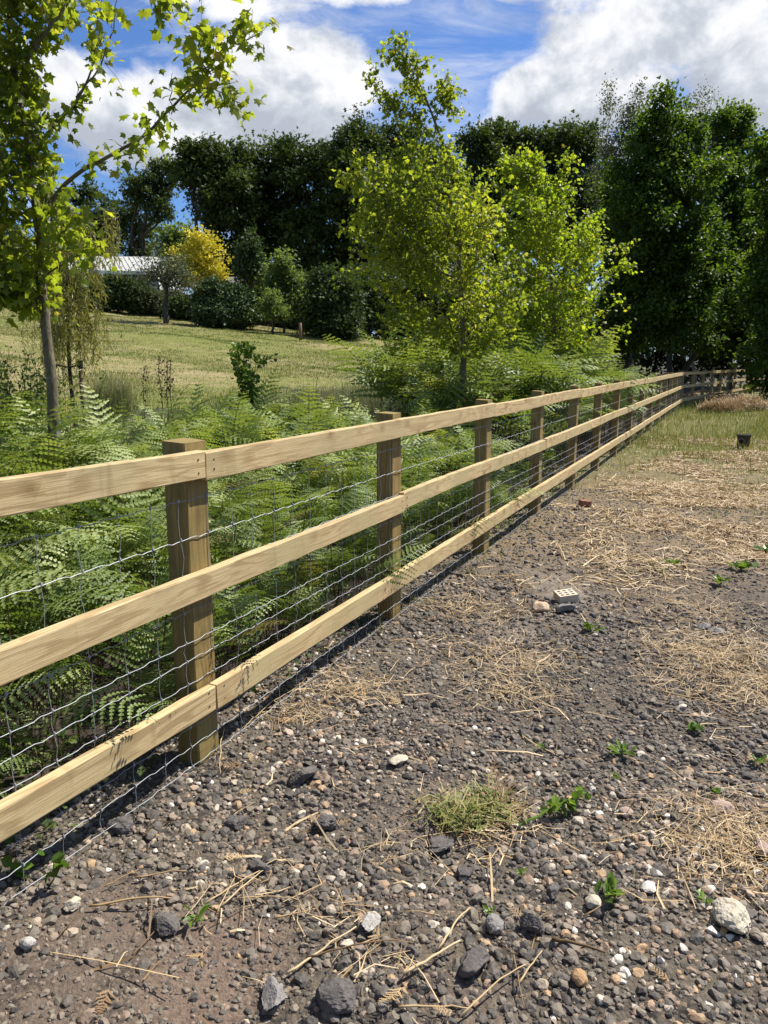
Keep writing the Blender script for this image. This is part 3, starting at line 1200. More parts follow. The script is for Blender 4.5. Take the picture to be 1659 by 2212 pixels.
def stones():
    rg = np.random.default_rng(31)
    T0 = [stone_template(rg, 1, 4, rg.uniform(.5, .8), .08) for _ in range(8)]      # 20 faces
    T1 = [stone_template(rg, 2, 7, rg.uniform(.5, .8), .05) for _ in range(8)]      # 80 faces
    T2 = [stone_template(rg, 3, 10, rg.uniform(.55, .8), .035) for _ in range(6)]   # 320 faces
    R0 = [stone_template(rg, 2, 0, rg.uniform(.5, .75), .035) for _ in range(5)]    # rounded pebbles
    G = Geo()

    def lay(P, size, tint, tm, sink=.10):
        which = rg.integers(0, len(tm), len(P))
        for k in range(len(tm)):
            w = which == k
            if not w.any():
                continue
            N = w.sum()
            a = rg.uniform(0, 2 * PI, N)
            Z = norm(np.stack([rg.normal(0, .28, N), rg.normal(0, .28, N), np.ones(N)], -1))
            X = np.stack([np.cos(a), np.sin(a), np.zeros(N)], -1)
            X = norm(X - (X * Z).sum(-1, keepdims=True) * Z)
            Y = np.cross(Z, X)
            Mx = np.stack([X, Y, Z], -1) * size[w][:, None, None]
            L = P[w].copy()
            L[:, 2] += size[w] * sink
            G.inst(tm[k][0], [tm[k][1]], Mx, L, tint[w])

    def field(N, s0, s1, n0, n1, smin, smax, powr, tm, tints, mask=None, sink=.08, bare=True):
        s = rg.uniform(s0, s1, N)
        n = rg.uniform(n0, n1, N)
        x = FD[0] * s + FN[0] * (n + N0)
        y = FD[1] * s + FN[1] * (n + N0)
        # only what can be seen from about here
        w = (np.abs(x) < .62 * y + .9) & (y > 1.0)
        if mask is not None:
            w &= mask(x, y, s, n)
        for (bx, by, br) in (BARE if bare else ()):       # earth showing through: few stones
            w &= ((x - bx) ** 2 + ((y - by) * .75) ** 2 > (br * (.5 + .8 * fbm(x * 4, y * 4, 6, 3))) ** 2) | (rg.random(N) < .22)
        x, y = x[w], y[w]
        size = smin + (smax - smin) * rg.random(len(x)) ** powr
        z = track_z(x, y)
        lay(np.stack([x, y, z], -1), size, tints(len(x), x, y), tm, sink)

    def dark(n, x, y):
        return np.clip(rg.beta(1.6, 2.3, n) * .78, 0, 1)

    def pale(n, x, y):
        t = rg.beta(2.2, 1.5, n)
        return np.clip(.30 + .7 * t, 0, 1)

    def mixed(n, x, y):
        f = fbm(x * .9 + 3, y * .9, 55, 3)
        right = ss(x, .1, 1.0) * ss(2.9 - y, 0, .8)
        brown = ss(-x, -.1, .7) * ss(2.7 - y, 0, .9)
        p = np.clip(.12 + .9 * (f - .5) + .33 * right, .05, .58)
        t = np.where(rg.random(n) < p, pale(n, x, y), dark(n, x, y))
        bt = rg.uniform(.42, .70, n)
        return np.where(rg.random(n) < .55 * brown, bt, t)

    def slag(x, y, s, n):      # lumps lie in bands
        return fbm(x * .8, y * .8, 91, 3) + .25 * ss(1.6 - n, 0, 1.2) > .53

    def notbare(x, y, s, n):
        return fbm(x * 1.1 + 9, y * 1.1, 14, 3) + rg.normal(0, .12, len(x)) > .30

    field(60000, -.6, 4.2, -.35, 3.9, .0035, .013, 1.7, T0, mixed, None, .08, False)
    field(19000, -.6, 4.2, -.35, 3.9, .008, .021, 2.0, T1, mixed, notbare)
    field(6500, -.6, 5.0, -.35, 2.3, .013, .028, 1.7, T1, mixed, notbare, .10)
    field(2500, -.6, 4.2, -.35, 3.9, .008, .018, 1.6, R0, pale, lambda x, y, s, n: fbm(x * .9 + 3, y * .9, 55, 3) + .3 * ss(x, .1, 1.0) * ss(2.9 - y, 0, .8) + rg.normal(0, .08, len(x)) > .50)
    field(4200, -.6, 4.6, -.35, 3.4, .010, .030, 2.8, T2, dark, slag, .05)
    field(26000, 3.6, 9.5, -.3, 5.0, .007, .019, 2.2, T0, mixed, notbare)
    field(1500, 3.6, 8.0, -.2, 2.4, .014, .036, 2.2, T1, dark, slag)
    tag(build('gravel', G, M['stones']), kind='stuff', label='dark slag lumps and mixed pebbles strewn over the track', cat='gravel')
    return T2


T2 = stones()

# ------------------------------------------------------------------ dry cuttings, grass, weeds
def strips(G, P, ang, length, width, tint, rg, lift=.012, curve=.15, pitch=0.05):
    """thin bent stalks lying on the ground, two quads each"""
    N = len(P)
    d = np.stack([np.cos(ang), np.sin(ang), rg.normal(0, pitch, N)], -1)
    q = np.stack([-np.sin(ang), np.cos(ang), rg.normal(0, .4, N)], -1)
    L = length[:, None]
    W = width[:, None]
    bend = rg.normal(0, curve, N)[:, None] * L
    p0 = P - d * L / 2
    p2 = P + d * L / 2
    p1 = P + q * bend * np.array((1, 1, .0))
    for p in (p0, p1, p2):
        p[:, 2] += np.abs(rg.normal(lift, lift * .6, N))
    V = np.stack([p0 - q * W / 2, p0 + q * W / 2, p1 - q * W / 2, p1 + q * W / 2, p2 - q * W / 4, p2 + q * W / 4], 1).reshape(-1, 3)
    o = (np.arange(N) * 6)[:, None]
    F = np.vstack([o + np.array((0, 2, 3, 1)), o + np.array((2, 4, 5, 3))])
    G.add(V, [F], np.repeat(tint, 6))


def blades(G, P, h, w, tint, rg, lean=.35):
    N = len(P)
    a = rg.uniform(0, 2 * PI, N)
    ln = np.abs(rg.normal(0, lean, N)) * h
    b = rg.uniform(0, 2 * PI, N)
    q = np.stack([np.cos(a), np.sin(a), np.zeros(N)], -1) * (w / 2)[:, None]
    l = np.stack([np.cos(b), np.sin(b), np.zeros(N)], -1)
    m = P + l * (ln * .35)[:, None]
    m[:, 2] += h * .6
    t = P + l * ln[:, None]
    t[:, 2] += h * np.clip(1 - .25 * (ln / h) ** 2, .4, 1)
    V = np.stack([P - q, P + q, m - q * .75, m + q * .75, t], 1).reshape(-1, 3)
    o = (np.arange(N) * 5)[:, None]
    G.add(V, [o + np.array((0, 1, 3, 2)), o + np.array((2, 3, 4))], np.repeat(tint, 5))


def track_xy(rg, N, s0, s1, n0, n1):
    s = rg.uniform(s0, s1, N)
    n = rg.uniform(n0, n1, N)
    x = FD[0] * s + FN[0] * (n + N0)
    y = FD[1] * s + FN[1] * (n + N0)
    w = (np.abs(x) < .60 * y + 1.2) & (y > 1.0)
    return x[w], y[w], s[w], n[w]


def litter():
    rg = np.random.default_rng(41)
    G = Geo()
    # thick over the middle of the track, thin bits elsewhere
    x, y, s, n = track_xy(rg, 330000, -.5, 17, -.2, 8)
    cover = ss(y + 2.2 * (fbm(x * .7, y * .7, 8, 3) - .5), 5.0, 6.9) * (1 - .75 * ss(y, 13, 17))
    clump = fbm(x * 1.6 + 5, y * 1.6, 71, 3)
    p = .004 + .95 * cover * ss(clump, .34, .66) * ss(n, .1, 1.2) + .004 + .10 * ss(y, 4.2, 6.0) * ss(clump, .58, .70)
    w = rg.random(len(x)) < p
    x, y = x[w], y[w]
    P = np.stack([x, y, track_z(x, y)], -1)
    N = len(P)
    strips(G, P, rg.uniform(0, PI, N), rg.gamma(2.2, .045, N) + .03, rg.uniform(.0016, .0058, N) * (1 + .09 * y), np.clip(rg.beta(1.5, 1.0, N), .02, 1), rg, .014, .09, .14)
    # heaps where cuttings were dropped (measured off the photo)
    for (px, py, r, m) in [(1560, 1420, .33, 900), (1620, 1490, .32, 800), (1600, 1850, .20, 420), (1100, 1500, .18, 260), (740, 1500, .20, 320), (1010, 1330, .25, 420),
                           (1640, 1790, .2, 300), (870, 1850, .10, 30), (560, 1930, .14, 24), (720, 2010, .10, 30), (840, 2080, .10, 24),
                           (1080, 1420, .30, 420), (1480, 1330, .30, 420), (640, 1560, .12, 120), (1040, 1780, .16, 160)]:
        c = gp(px, py)
        xx = c[0] + rg.normal(0, r * .75, m)
        yy = c[1] + rg.normal(0, r * .6, m)
        P = np.stack([xx, yy, track_z(xx, yy) + np.abs(rg.normal(0, .012, m))], -1)
        strips(G, P, rg.uniform(0, PI, m), rg.gamma(2.5, .030, m) + .02, rg.uniform(.0015, .0036, m), np.clip(rg.beta(2.8, 1.7, m), .05, 1), rg, .010, .2, .18)
    # scraps of dead bracken
    V, F, Tt = frond(.03, .24, 9, 7, rg, .9, 3)
    V = V[:, [2, 1, 0]]     # lay it down
    V[:, 2] = np.abs(V[:, 2]) * .35
    V[:, 1] *= .55
    x, y, s, n = track_xy(rg, 700, -.4, 9, 0, 3.6)
    w = fbm(x * 1.4, y * 1.4, 63, 3) > .52
    x, y = x[w][:60], y[w][:60]
    extra = [(690, 1760), (720, 1790), (640, 1800), (1130, 2000), (830, 2050), (1000, 1760), (1120, 1770), (240, 2160), (1640, 1870), (1450, 2140), (1200, 1740), (985, 2190), (880, 2140)]
    e = np.array([gp(*q)[:2] for q in extra])
    x = np.concatenate([x, e[:, 0]])
    y = np.concatenate([y, e[:, 1]])
    N = len(x)
    a = rg.uniform(0, 2 * PI, N)
    Z = norm(np.stack([rg.normal(0, .2, N), rg.normal(0, .2, N), np.ones(N)], -1))
    X = np.stack([np.cos(a), np.sin(a), np.zeros(N)], -1)
    X = norm(X - (X * Z).sum(-1, keepdims=True) * Z)
    Mx = np.stack([X, np.cross(Z, X), Z], -1) * rg.uniform(.25, .62, N)[:, None, None]
    P = np.stack([x, y, track_z(x, y) + .014], -1)
    G.inst(V, F, Mx, P, rg.uniform(.15, .60, N))
    tag(build('dry_litter', G, M['dry']), kind='stuff', label='straw coloured cut stalks and dead bracken scraps over the track', cat='dry cuttings')

    # living grass: sparse tufts near, longer and thicker up the track to the right
    G = Geo()
    x, y, s, n = track_xy(rg, 240000, 3.2, 34, -.25, 15)
    f = fbm(x * .8, y * .8, 19, 3)
    far = ss(y + 7.0 * (f - .5) + .9 * (n - 2.5), 8.5, 15.5)
    mid = ss(y, 4.6, 7.5) * ss(fbm(x * 1.7, y * 1.7, 29, 3) + .06 * (n - 1.5), .50, .70)
    p = np.clip(.85 * far + .75 * mid + .5 * ss(y, 4.5, 8) * ss(n, 2.6, 4.2) * ss(f, .42, .6) + .30 * ss(y, 7.0, 10), 0, 1) + .5 * (np.abs(n) < .14) * ss(fbm(s * 2.3, s * 0, 4, 2), .5, .62) * np.clip(11 / y, .25, 1.0)
    p *= 1 - .6 * (np.abs(x - .62 * y) > 2.6) * (y > 16)
    w = rg.random(len(x)) < p
    x, y, n, far = x[w], y[w], n[w], far[w]
    P = np.stack([x, y, track_z(x, y) - .01], -1)
    N = len(P)
    hh = np.clip(rg.gamma(3, .026, N) * (.6 + 2.0 * far * (.45 + .55 * ss(n, 2, 5)) + 1.2 * ss(y, 14, 22) * ss(n, 4, 6)), .015, .6)
    t = np.clip(rg.beta(1.8, 2.2, N) * .80 + .04 + .25 * (fbm(x * .6 + 4, y * .6, 44, 3) - .35), .02, 1)
    t = np.where(rg.random(N) < .2, rg.uniform(.7, 1, N), t)
    blades(G, P, hh, rg.uniform(.003, .006, N) * (1 + .07 * y), t, rg, .55)
    tag(build('grass', G, M['grass']), kind='stuff', label='rough green and yellowing grass on the far part of the track', cat='grass')

    # short blades standing in the mown lawn, so it is not a bare sheet
    G = Geo()
    N = 420000
    y = rg.uniform(9, 42, N) ** .9 * 42 ** .1
    x = rg.uniform(-.62, .35, N) * y
    s, n = sn(x, y)
    w = (n < -5.6) & (n > -30)
    x, y = x[w], y[w]
    f = fbm(x * .55, y * .55, 23, 4)
    w = rg.random(len(x)) < .25 + .9 * ss(f, .35, .6)
    x, y, f = x[w], y[w], f[w]
    N = len(x)
    e = (fbm(x * .35, y * .35, 9) - .5) * .28 + (vn(x * 2.3, y * 2.3, 31) - .5) * .05
    P = np.stack([x, y, H(x, y) + e - .01], -1)
    blades(G, P, np.clip(rg.gamma(3, .012, N) * (.7 + .8 * f), .012, .10), rg.uniform(.004, .008, N) * (1 + .04 * y), np.clip(.34 + rg.normal(0, .17, N) + .5 * (fbm(x * .25 + 7, y * .4, 61, 3) - .5) + .25 * (rg.random(N) < .25), .02, .9), rg, .7)
    tag(build('lawn_grass', G, M['grass']), kind='stuff', label='short patchy green and straw coloured mown grass of the lawn', cat='grass')

    # rank grass between bracken and lawn
    G = Geo()
    N = 110000
    s = rg.uniform(-6, 20, N)
    n = -2.3 - rg.random(N) ** 1.1 * 4.6
    x = FD[0] * s + FN[0] * (n + N0)
    y = FD[1] * s + FN[1] * (n + N0)
    w = (np.abs(x) < .62 * y + 1.5) & (y > 2)
    x, y, s, n = x[w], y[w], s[w], n[w]
    P = np.stack([x, y, H(x, y) - .03], -1)
    f = fbm(x * .7, y * .7, 13, 3)
    hh = np.clip(rg.gamma(4, .07, len(x)) * (.45 + .8 * f) * (1 - .72 * ss(-n, 5.6, 6.8)) * (1 + .9 * ss(-x / y, .36, .55)), .04, 1.1)
    blades(G, P, hh, rg.uniform(.005, .011, len(x)), np.clip(rg.beta(2, 2.2, len(x)) * 1.1, 0, 1), rg, .4)
    tag(build('grass', G, M['tuss']), kind='stuff', label='rank brownish grass between the bracken and the mown lawn', cat='long grass')


litter()


# ------------------------------------------------------------------ trees
def leaf_maple():
    half = [(0, 0), (.10, -.03), (.20, .10), (.46, .12), (.36, .30), (.60, .58), (.34, .56), (.20, .66), (0, 1.0)]
    pts = half + [(-x, y) for x, y in half[-2:0:-1]]
    V = np.array([(0, .34, 0)] + [(x, y, 0) for x, y in pts], float)
    V[:, 2] = -.28 * np.abs(V[:, 0]) - .30 * np.clip(V[:, 1] - .3, 0, 1) ** 2
    n = len(pts)
    F = np.array([(0, 1 + i, 1 + (i + 1) % n) for i in range(n)])
    return V, F


def leaf_oval():
    V = np.array([(0, 0, 0), (.30, .28, .06), (.34, .66, .05), (0, 1, -.10), (-.34, .66, .05), (-.30, .28, .06), (0, .5, -.03)], float)
    F = np.array([(6, 0, 1), (6, 1, 2), (6, 2, 3), (6, 3, 4), (6, 4, 5), (6, 5, 0)])
    return V, F


def leaf_quad(w=.34):
    V = np.array([(0, 0, 0), (w, .48, .10), (0, 1, -.06), (-w, .48, .10)], float)
    return V, np.array([(0, 1, 2), (0, 2, 3)])


def leaf_spray():
    """a small lobed spray, for crowns some way off"""
    V = np.array([(0, 0, 0), (.30, .25, .08), (.12, .45, .0), (.42, .72, .05), (.05, .70, -.04), (0, 1.05, -.10), (-.10, .66, 0), (-.44, .60, .07), (-.14, .38, .02), (-.30, .12, .06)], float)
    F = np.array([(0, 1, 2), (2, 3, 4), (4, 5, 6), (6, 7, 8), (8, 9, 0), (0, 2, 8), (2, 4, 6), (2, 6, 8)])
    return V, F


def leaf_narrow():
    V = np.array([(0, 0, 0), (.075, .4, .02), (0, 1, -.10), (-.075, .4, .02)], float)
    return V, np.array([(0, 1, 2), (0, 2, 3)])


LM, LO, LQ, LS, LN = leaf_maple(), leaf_oval(), leaf_quad(), leaf_spray(), leaf_narrow()


def add_leaves(G, P, size, tint, rg, tmpl, out=None, droop=.35, upn=.8):
    N = len(P)
    ax = rg.normal(0, .75, (N, 3))
    if out is not None:
        ax += out
    ax[:, 2] -= droop
    nn = rg.normal(0, .55, (N, 3))
    nn[:, 2] += upn
    G.inst(tmpl[0], [tmpl[1]], frames(ax, nn, size), P, tint)


def wander(p0, p1, n, wob, rg, sag=0.0):
    t = np.linspace(0, 1, n)[:, None]
    P = p0 + (p1 - p0) * t
    L = np.linalg.norm(p1 - p0)
    off = np.cumsum(rg.normal(0, wob * L / n, (n, 3)), 0)
    off -= t * off[-1]
    P = P + off
    P[:, 2] += sag * L * np.sin(t[:, 0] * PI)
    return P


def poly(pts, n):
    """smooth line through the given points"""
    pts = np.asarray(pts, float)
    k = len(pts)
    tt = np.linspace(0, k - 1, n)
    i = np.clip(tt.astype(int), 0, k - 2)
    f = (tt - i)[:, None]
    pm = np.vstack([2 * pts[0] - pts[1], pts, 2 * pts[-1] - pts[-2]])
    p0, p1, p2, p3 = pm[i], pm[i + 1], pm[i + 2], pm[i + 3]
    return .5 * ((2 * p1) + (-p0 + p2) * f + (2 * p0 - 5 * p1 + 4 * p2 - p3) * f ** 2 + (-p0 + 3 * p1 - 3 * p2 + p3) * f ** 3)


def lobed_crown(GL, GW, lobes, fork, rg, nclump, per, leaf, tmpl, crad, twig=.02, shell=.45, limb_r=.10, tshift=0.0, flat=.75, droop=.3, hollow=.40, lump=1.05):
    """limbs from the fork into each lobe, leaf clumps through the lobes"""
    wts = np.array([l[3] * l[5] for l in lobes])
    wts = wts / wts.sum()
    for (cx, cy, cz, rx, ry, rz), w in zip(lobes, wts):
        c = np.array((cx, cy, cz))
        rad = np.array((rx, ry, rz))
        P = wander(np.asarray(fork, float), c, 9, .35, rg, .05)
        GW.tube(P, np.linspace(limb_r, limb_r * .25, 9), 6)
        k = max(3, int(nclump * w))
        d = norm(rg.normal(0, 1, (k, 3)))
        r = (shell + (1 - shell) * rg.random(k)) ** .8
        hol = fbm(d[:, 0] * 2.1 + c[0], d[:, 2] * 2.1 + d[:, 1] * 1.7 + c[2], 7, 3)
        C = c + d * r[:, None] * rad * (1.02 - .5 * lump + lump * hol[:, None] + rg.normal(0, .08, (k, 1)))
        okc = hol + rg.normal(0, .05, k) > hollow
        C = C[okc]
        k = len(C)
        sizes = crad * rg.uniform(.6, 1.35, k)
        ct = rg.normal(.42 + tshift, .15, k)
        for i in range(0, k, 3):
            q = P[rg.integers(4, 9)]
            GW.tube(wander(q, C[i], 5, .3, rg), np.linspace(twig, twig * .3, 5), 4)
        idx = np.repeat(np.arange(k), per)
        off = rg.normal(0, .55, (len(idx), 3))
        off[:, 2] *= flat
        L = C[idx] + off * sizes[idx][:, None]
        add_leaves(GL, L, leaf * rg.uniform(.6, 1.35, len(idx)), np.clip(ct[idx] + rg.normal(0, .17, len(idx)), 0, 1), rg, tmpl, norm(L - c) * .7, droop)


def px_lobe(px, py, rx, ry, d, dd=0.0, dep=.85):
    """ellipse measured in the photo at depth d -> ellipsoid in the place"""
    c = at(px, py, d + dd)
    k = (d + dd) / 1673.0
    return (c[0], c[1], c[2], rx * k, max(rx, ry) * k * dep, ry * k)


def lobed_tree(name, label, cat, base, fork, lobes, trunk_r, leafm, barkm, seed, nclump, per, leaf, tmpl=LS, crad=.6, group=None, trunkpts=None, **kw):
    rg = np.random.default_rng(seed)
    base = np.asarray(base, float)
    t = thing(name, label, cat, base, group)
    GL, GW = Geo(), Geo()
    P = poly(trunkpts, 14) if trunkpts is not None else wander(base + np.array((0, 0, -.15)), np.asarray(fork, float), 10, .12, rg)
    rad = np.linspace(trunk_r, trunk_r * .55, len(P))
    rad[0] *= 1.35
    GW.tube(P, rad, 9)
    lobed_crown(GL, GW, lobes, fork, rg, nclump, per, leaf, tmpl, crad, limb_r=trunk_r * .5, twig=max(.008, trunk_r * .09), **kw)
    build('trunk', GW, M[barkm], t, smooth=True, origin=base)
    build('crown', GL, M[leafm], t, origin=base)
    return t


def on_land(px, d):
    x = (px - 829.0) / FPX * d / math.cos(PITCH)      # close enough for a trunk foot
    a = at(px, 700, d)
    return np.array((a[0], a[1], Hp(a)))


# --- the three young maples
def young_maple(label, base, leader, env, d, seed, leafm, nbr, nleaf, leaf, trunk_r, manual=(), group=None, guard=False, tip_leaves=160, spread=.075):
    rg = np.random.default_rng(seed)
    t = thing('maple_tree', label, 'tree', base, group)
    GW, GL = Geo(), Geo()
    LP = poly(leader, 40)
    rad = trunk_r * np.interp(np.linspace(0, 1, 40), [0, .05, .3, .75, 1], [1.25, 1.0, .75, .32, .06])
    LP[:, :2] += np.cumsum(rg.normal(0, trunk_r * .05, (40, 2)), 0)
    GW.tube(LP, rad, 10)
    ys = [e[0] for e in env]
    LPpts, LPout, LPw = [], [], []

    def leaf_along(P, frac, dens):
        L = np.linalg.norm(np.diff(P, axis=0), axis=1).sum()
        k = max(2, int(dens * L))
        tt = frac + (1 - frac) * rg.random(k) ** .85
        q = np.stack([np.interp(tt * (len(P) - 1), np.arange(len(P)), P[:, c]) for c in range(3)], -1)
        LPpts.append(q)
        LPout.append(np.repeat(norm(P[-1] - P[0])[None], k, 0))

    k = d / 1673.0
    zL = LP[:, 2]
    order = np.argsort(zL)
    for b in range(nbr):
        # a target inside the outline, biased to its skin
        i = rg.random()
        y = np.interp(i, np.linspace(0, 1, len(ys)), ys)
        xl = np.interp(y, ys, [e[1] for e in env])
        xr = np.interp(y, ys, [e[2] for e in env])
        cx, rx = (xl + xr) / 2, (xr - xl) / 2
        a = rg.uniform(0, 2 * PI)
        r = rg.uniform(.25, 1.0) ** .6 * (1.22 if rg.random() < .22 else rg.uniform(.75, 1.05))
        c = at(cx + rx * r * math.cos(a), y + rg.normal(0, 8), d)
        c[1] += rx * k * r * math.sin(a) * .9
        reach = rx * k * r
        z0 = c[2] - reach * rg.uniform(.5, .95)
        z0 = np.clip(z0, LP[6, 2] if not guard else LP[12, 2], zL.max() - .1)
        q = np.array([np.interp(z0, zL[order], LP[order, cc]) for cc in range(3)])
        Pb = wander(q, c, 9, .22, rg, -.06)
        r0 = max(.004, trunk_r * .13 * min(1.4, reach))
        GW.tube(Pb, np.linspace(r0, .0018, 9), 5)
        leaf_along(Pb, .25, 1.0 * nleaf)
        for _ in range(rg.integers(2, 5)):
            f = rg.integers(3, 8)
            dv = norm(norm(c - q) + rg.normal(0, .65, 3))
            ln = np.linalg.norm(c - q) * rg.uniform(.22, .5)
            Ps = wander(Pb[f], Pb[f] + dv * ln, 5, .25, rg, -.03)
            GW.tube(Ps, np.linspace(r0 * .45, .0013, 5), 4)
            leaf_along(Ps, .15, nleaf)
    leaf_along(LP[22:], .0, tip_leaves / 3)
    for (pts, r0, dens) in manual:
        Pm = poly(pts, 26)
        Pm += np.cumsum(rg.normal(0, .004, Pm.shape), 0)
        GW.tube(Pm, np.linspace(r0, .0022, 26), 6)
        leaf_along(Pm, .22, dens)
        for _ in range(int(len(pts) * (1.7 if guard else 2.2))):
            f = rg.integers(6, 26)
            dv = norm(norm(Pm[-1] - Pm[0]) * .6 + rg.normal(0, .6, 3) + np.array((0, 0, .15)))
            ln = rg.uniform(.06, .22) if guard else rg.uniform(.12, .38)
            Ps = wander(Pm[f], Pm[f] + dv * ln, 5, .25, rg, -.03)
            GW.tube(Ps, np.linspace(r0 * .25, .0014, 5), 4)
            leaf_along(Ps, .2, dens * 1.1)
    P = np.vstack(LPpts)
    O = np.vstack(LPout)
    P = P + rg.normal(0, spread, P.shape) * np.array((1, 1, .8))
    tt = .38 + .5 * (fbm(P[:, 0] * 1.7, P[:, 2] * 1.7, 3, 2) - .5) + rg.normal(0, .16, len(P))
    tt = np.where(rg.random(len(P)) < .05, rg.uniform(.85, 1, len(P)), np.clip(tt, 0, .9))
    add_leaves(GL, P, leaf * rg.uniform(.45, 1.3, len(P)), tt, rg, LM, O * .4, .85 if guard else .6, .75)
    build('trunk', GW, M['bark_maple'], t, smooth=True, origin=base)
    build('crown', GL, M[leafm], t, origin=base)
    if guard:
        g = Geo()
        g.tube(np.array([LP[0] + (0, 0, .10), LP[0] + (0, 0, .34)]), [.095, .088], 14)
        build('trunk_guard', g, M['guard'], t, smooth=True, origin=base)
    return t


def maples():
    d = 5.6
    b = at(112, 960, d)
    b[2] = Hp(b)
    top = [b, at(118, 930, d), at(112, 830, d), at(100, 700, d), at(92, 610, d), at(84, 480, d), at(64, 340, d), at(46, 200, d), at(22, 40, d), at(10, -160, d)]

    def A(*q):
        return [at(x, y, d + dd) for x, y, dd in q]
    man = [
        (A((84, 470, 0), (150, 395, -.1), (205, 352, -.2), (262, 325, -.3), (330, 285, -.35), (400, 215, -.4), (455, 160, -.5), (505, 95, -.5), (560, 15, -.55)), .016, 54),
        (A((400, 215, -.4), (450, 195, -.45), (490, 205, -.5), (535, 235, -.5)), .006, 52),
        (A((455, 160, -.5), (420, 110, -.55), (430, 60, -.55)), .005, 48),
        (A((505, 95, -.5), (545, 85, -.5), (575, 70, -.5)), .005, 36),
        (A((76, 330, 0), (120, 262, .1), (160, 220, .1), (190, 150, .15), (205, 70, .2), (222, -40, .2)), .014, 30),
        (A((165, 212, .1), (215, 130, .1), (245, 45, .1), (255, -20, .1)), .007, 34),
        (A((60, 130, 0), (95, 75, -.1), (140, 10, -.1), (170, -60, -.2)), .018, 16),
        (A((300, -30, -.3), (330, 10, -.3), (345, 40, -.3)), .005, 60),
        (A((92, 600, 0), (150, 565, -.25), (200, 552, -.35), (262, 552, -.4)), .007, 36),
        (A((88, 540, 0), (130, 500, -.2), (170, 480, -.3), (205, 455, -.3)), .007, 46),
    ]
    env = [(-120, -120, 150), (0, -110, 140), (90, -100, 120), (180, -100, 110), (260, -110, 120), (330, -110, 150), (410, -120, 170), (480, -120, 160), (550, -110, 145), (600, -100, 120), (645, -90, 95)]
    young_maple('young maple in the left foreground with a bare trunk and a long branch reaching right', b, top, env, d, 51, 'maple', 118, 46, .067, .046, man, None, True, 200, .055)

    d = 11.2
    b = at(1000, 800, d)
    b[2] = Hp(b)
    top = [b, at(1000, 830, d), at(1000, 740, d), at(995, 620, d), at(985, 500, d), at(968, 400, d), at(955, 320, d), at(930, 245, d), at(905, 185, d), at(885, 135, d)]
    env = [(300, 880, 985), (345, 800, 1030), (395, 725, 1065), (440, 725, 1095), (500, 735, 1110), (560, 745, 1120), (620, 765, 1120), (680, 810, 1110), (730, 900, 1080)]
    man = [(([at(955, 320, d), at(910, 270, d), at(850, 225, d), at(805, 165, d)]), .010, 150),
           (([at(930, 240, d), at(905, 190, d), at(882, 150, d), at(893, 122, d)]), .008, 190),
           (([at(925, 260, d), at(950, 240, d), at(955, 190, d)]), .007, 150),
           (([at(968, 420, d), at(880, 400, d), at(790, 385, d), at(735, 385, d)]), .012, 90)]
    young_maple('young maple with a thin leaning top shoot rising from bracken behind the fence', b, top, env, d, 52, 'maple', 118, 47, .062, .05, man, None, False, 120, .065)

    d = 15.0
    b = on_land(1195, d)
    top = [b, at(1195, 780, d), at(1195, 700, d), at(1190, 600, d), at(1185, 480, d), at(1180, 400, d), at(1165, 330, d)]
    env = [(330, 1085, 1150), (370, 1070, 1210), (430, 1045, 1265), (500, 1030, 1325), (580, 1030, 1365), (650, 1030, 1365), (710, 1040, 1335), (755, 1080, 1300)]
    man = [(([at(1190, 480, d), at(1210, 400, d), at(1225, 325, d)]), .012, 80),
           (([at(1185, 470, d), at(1120, 390, d), at(1082, 350, d)]), .012, 70),
           (([at(1190, 600, d), at(1290, 590, d), at(1366, 572, d)]), .012, 50)]
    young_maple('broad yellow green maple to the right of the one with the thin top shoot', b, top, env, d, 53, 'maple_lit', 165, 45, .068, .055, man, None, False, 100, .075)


maples()


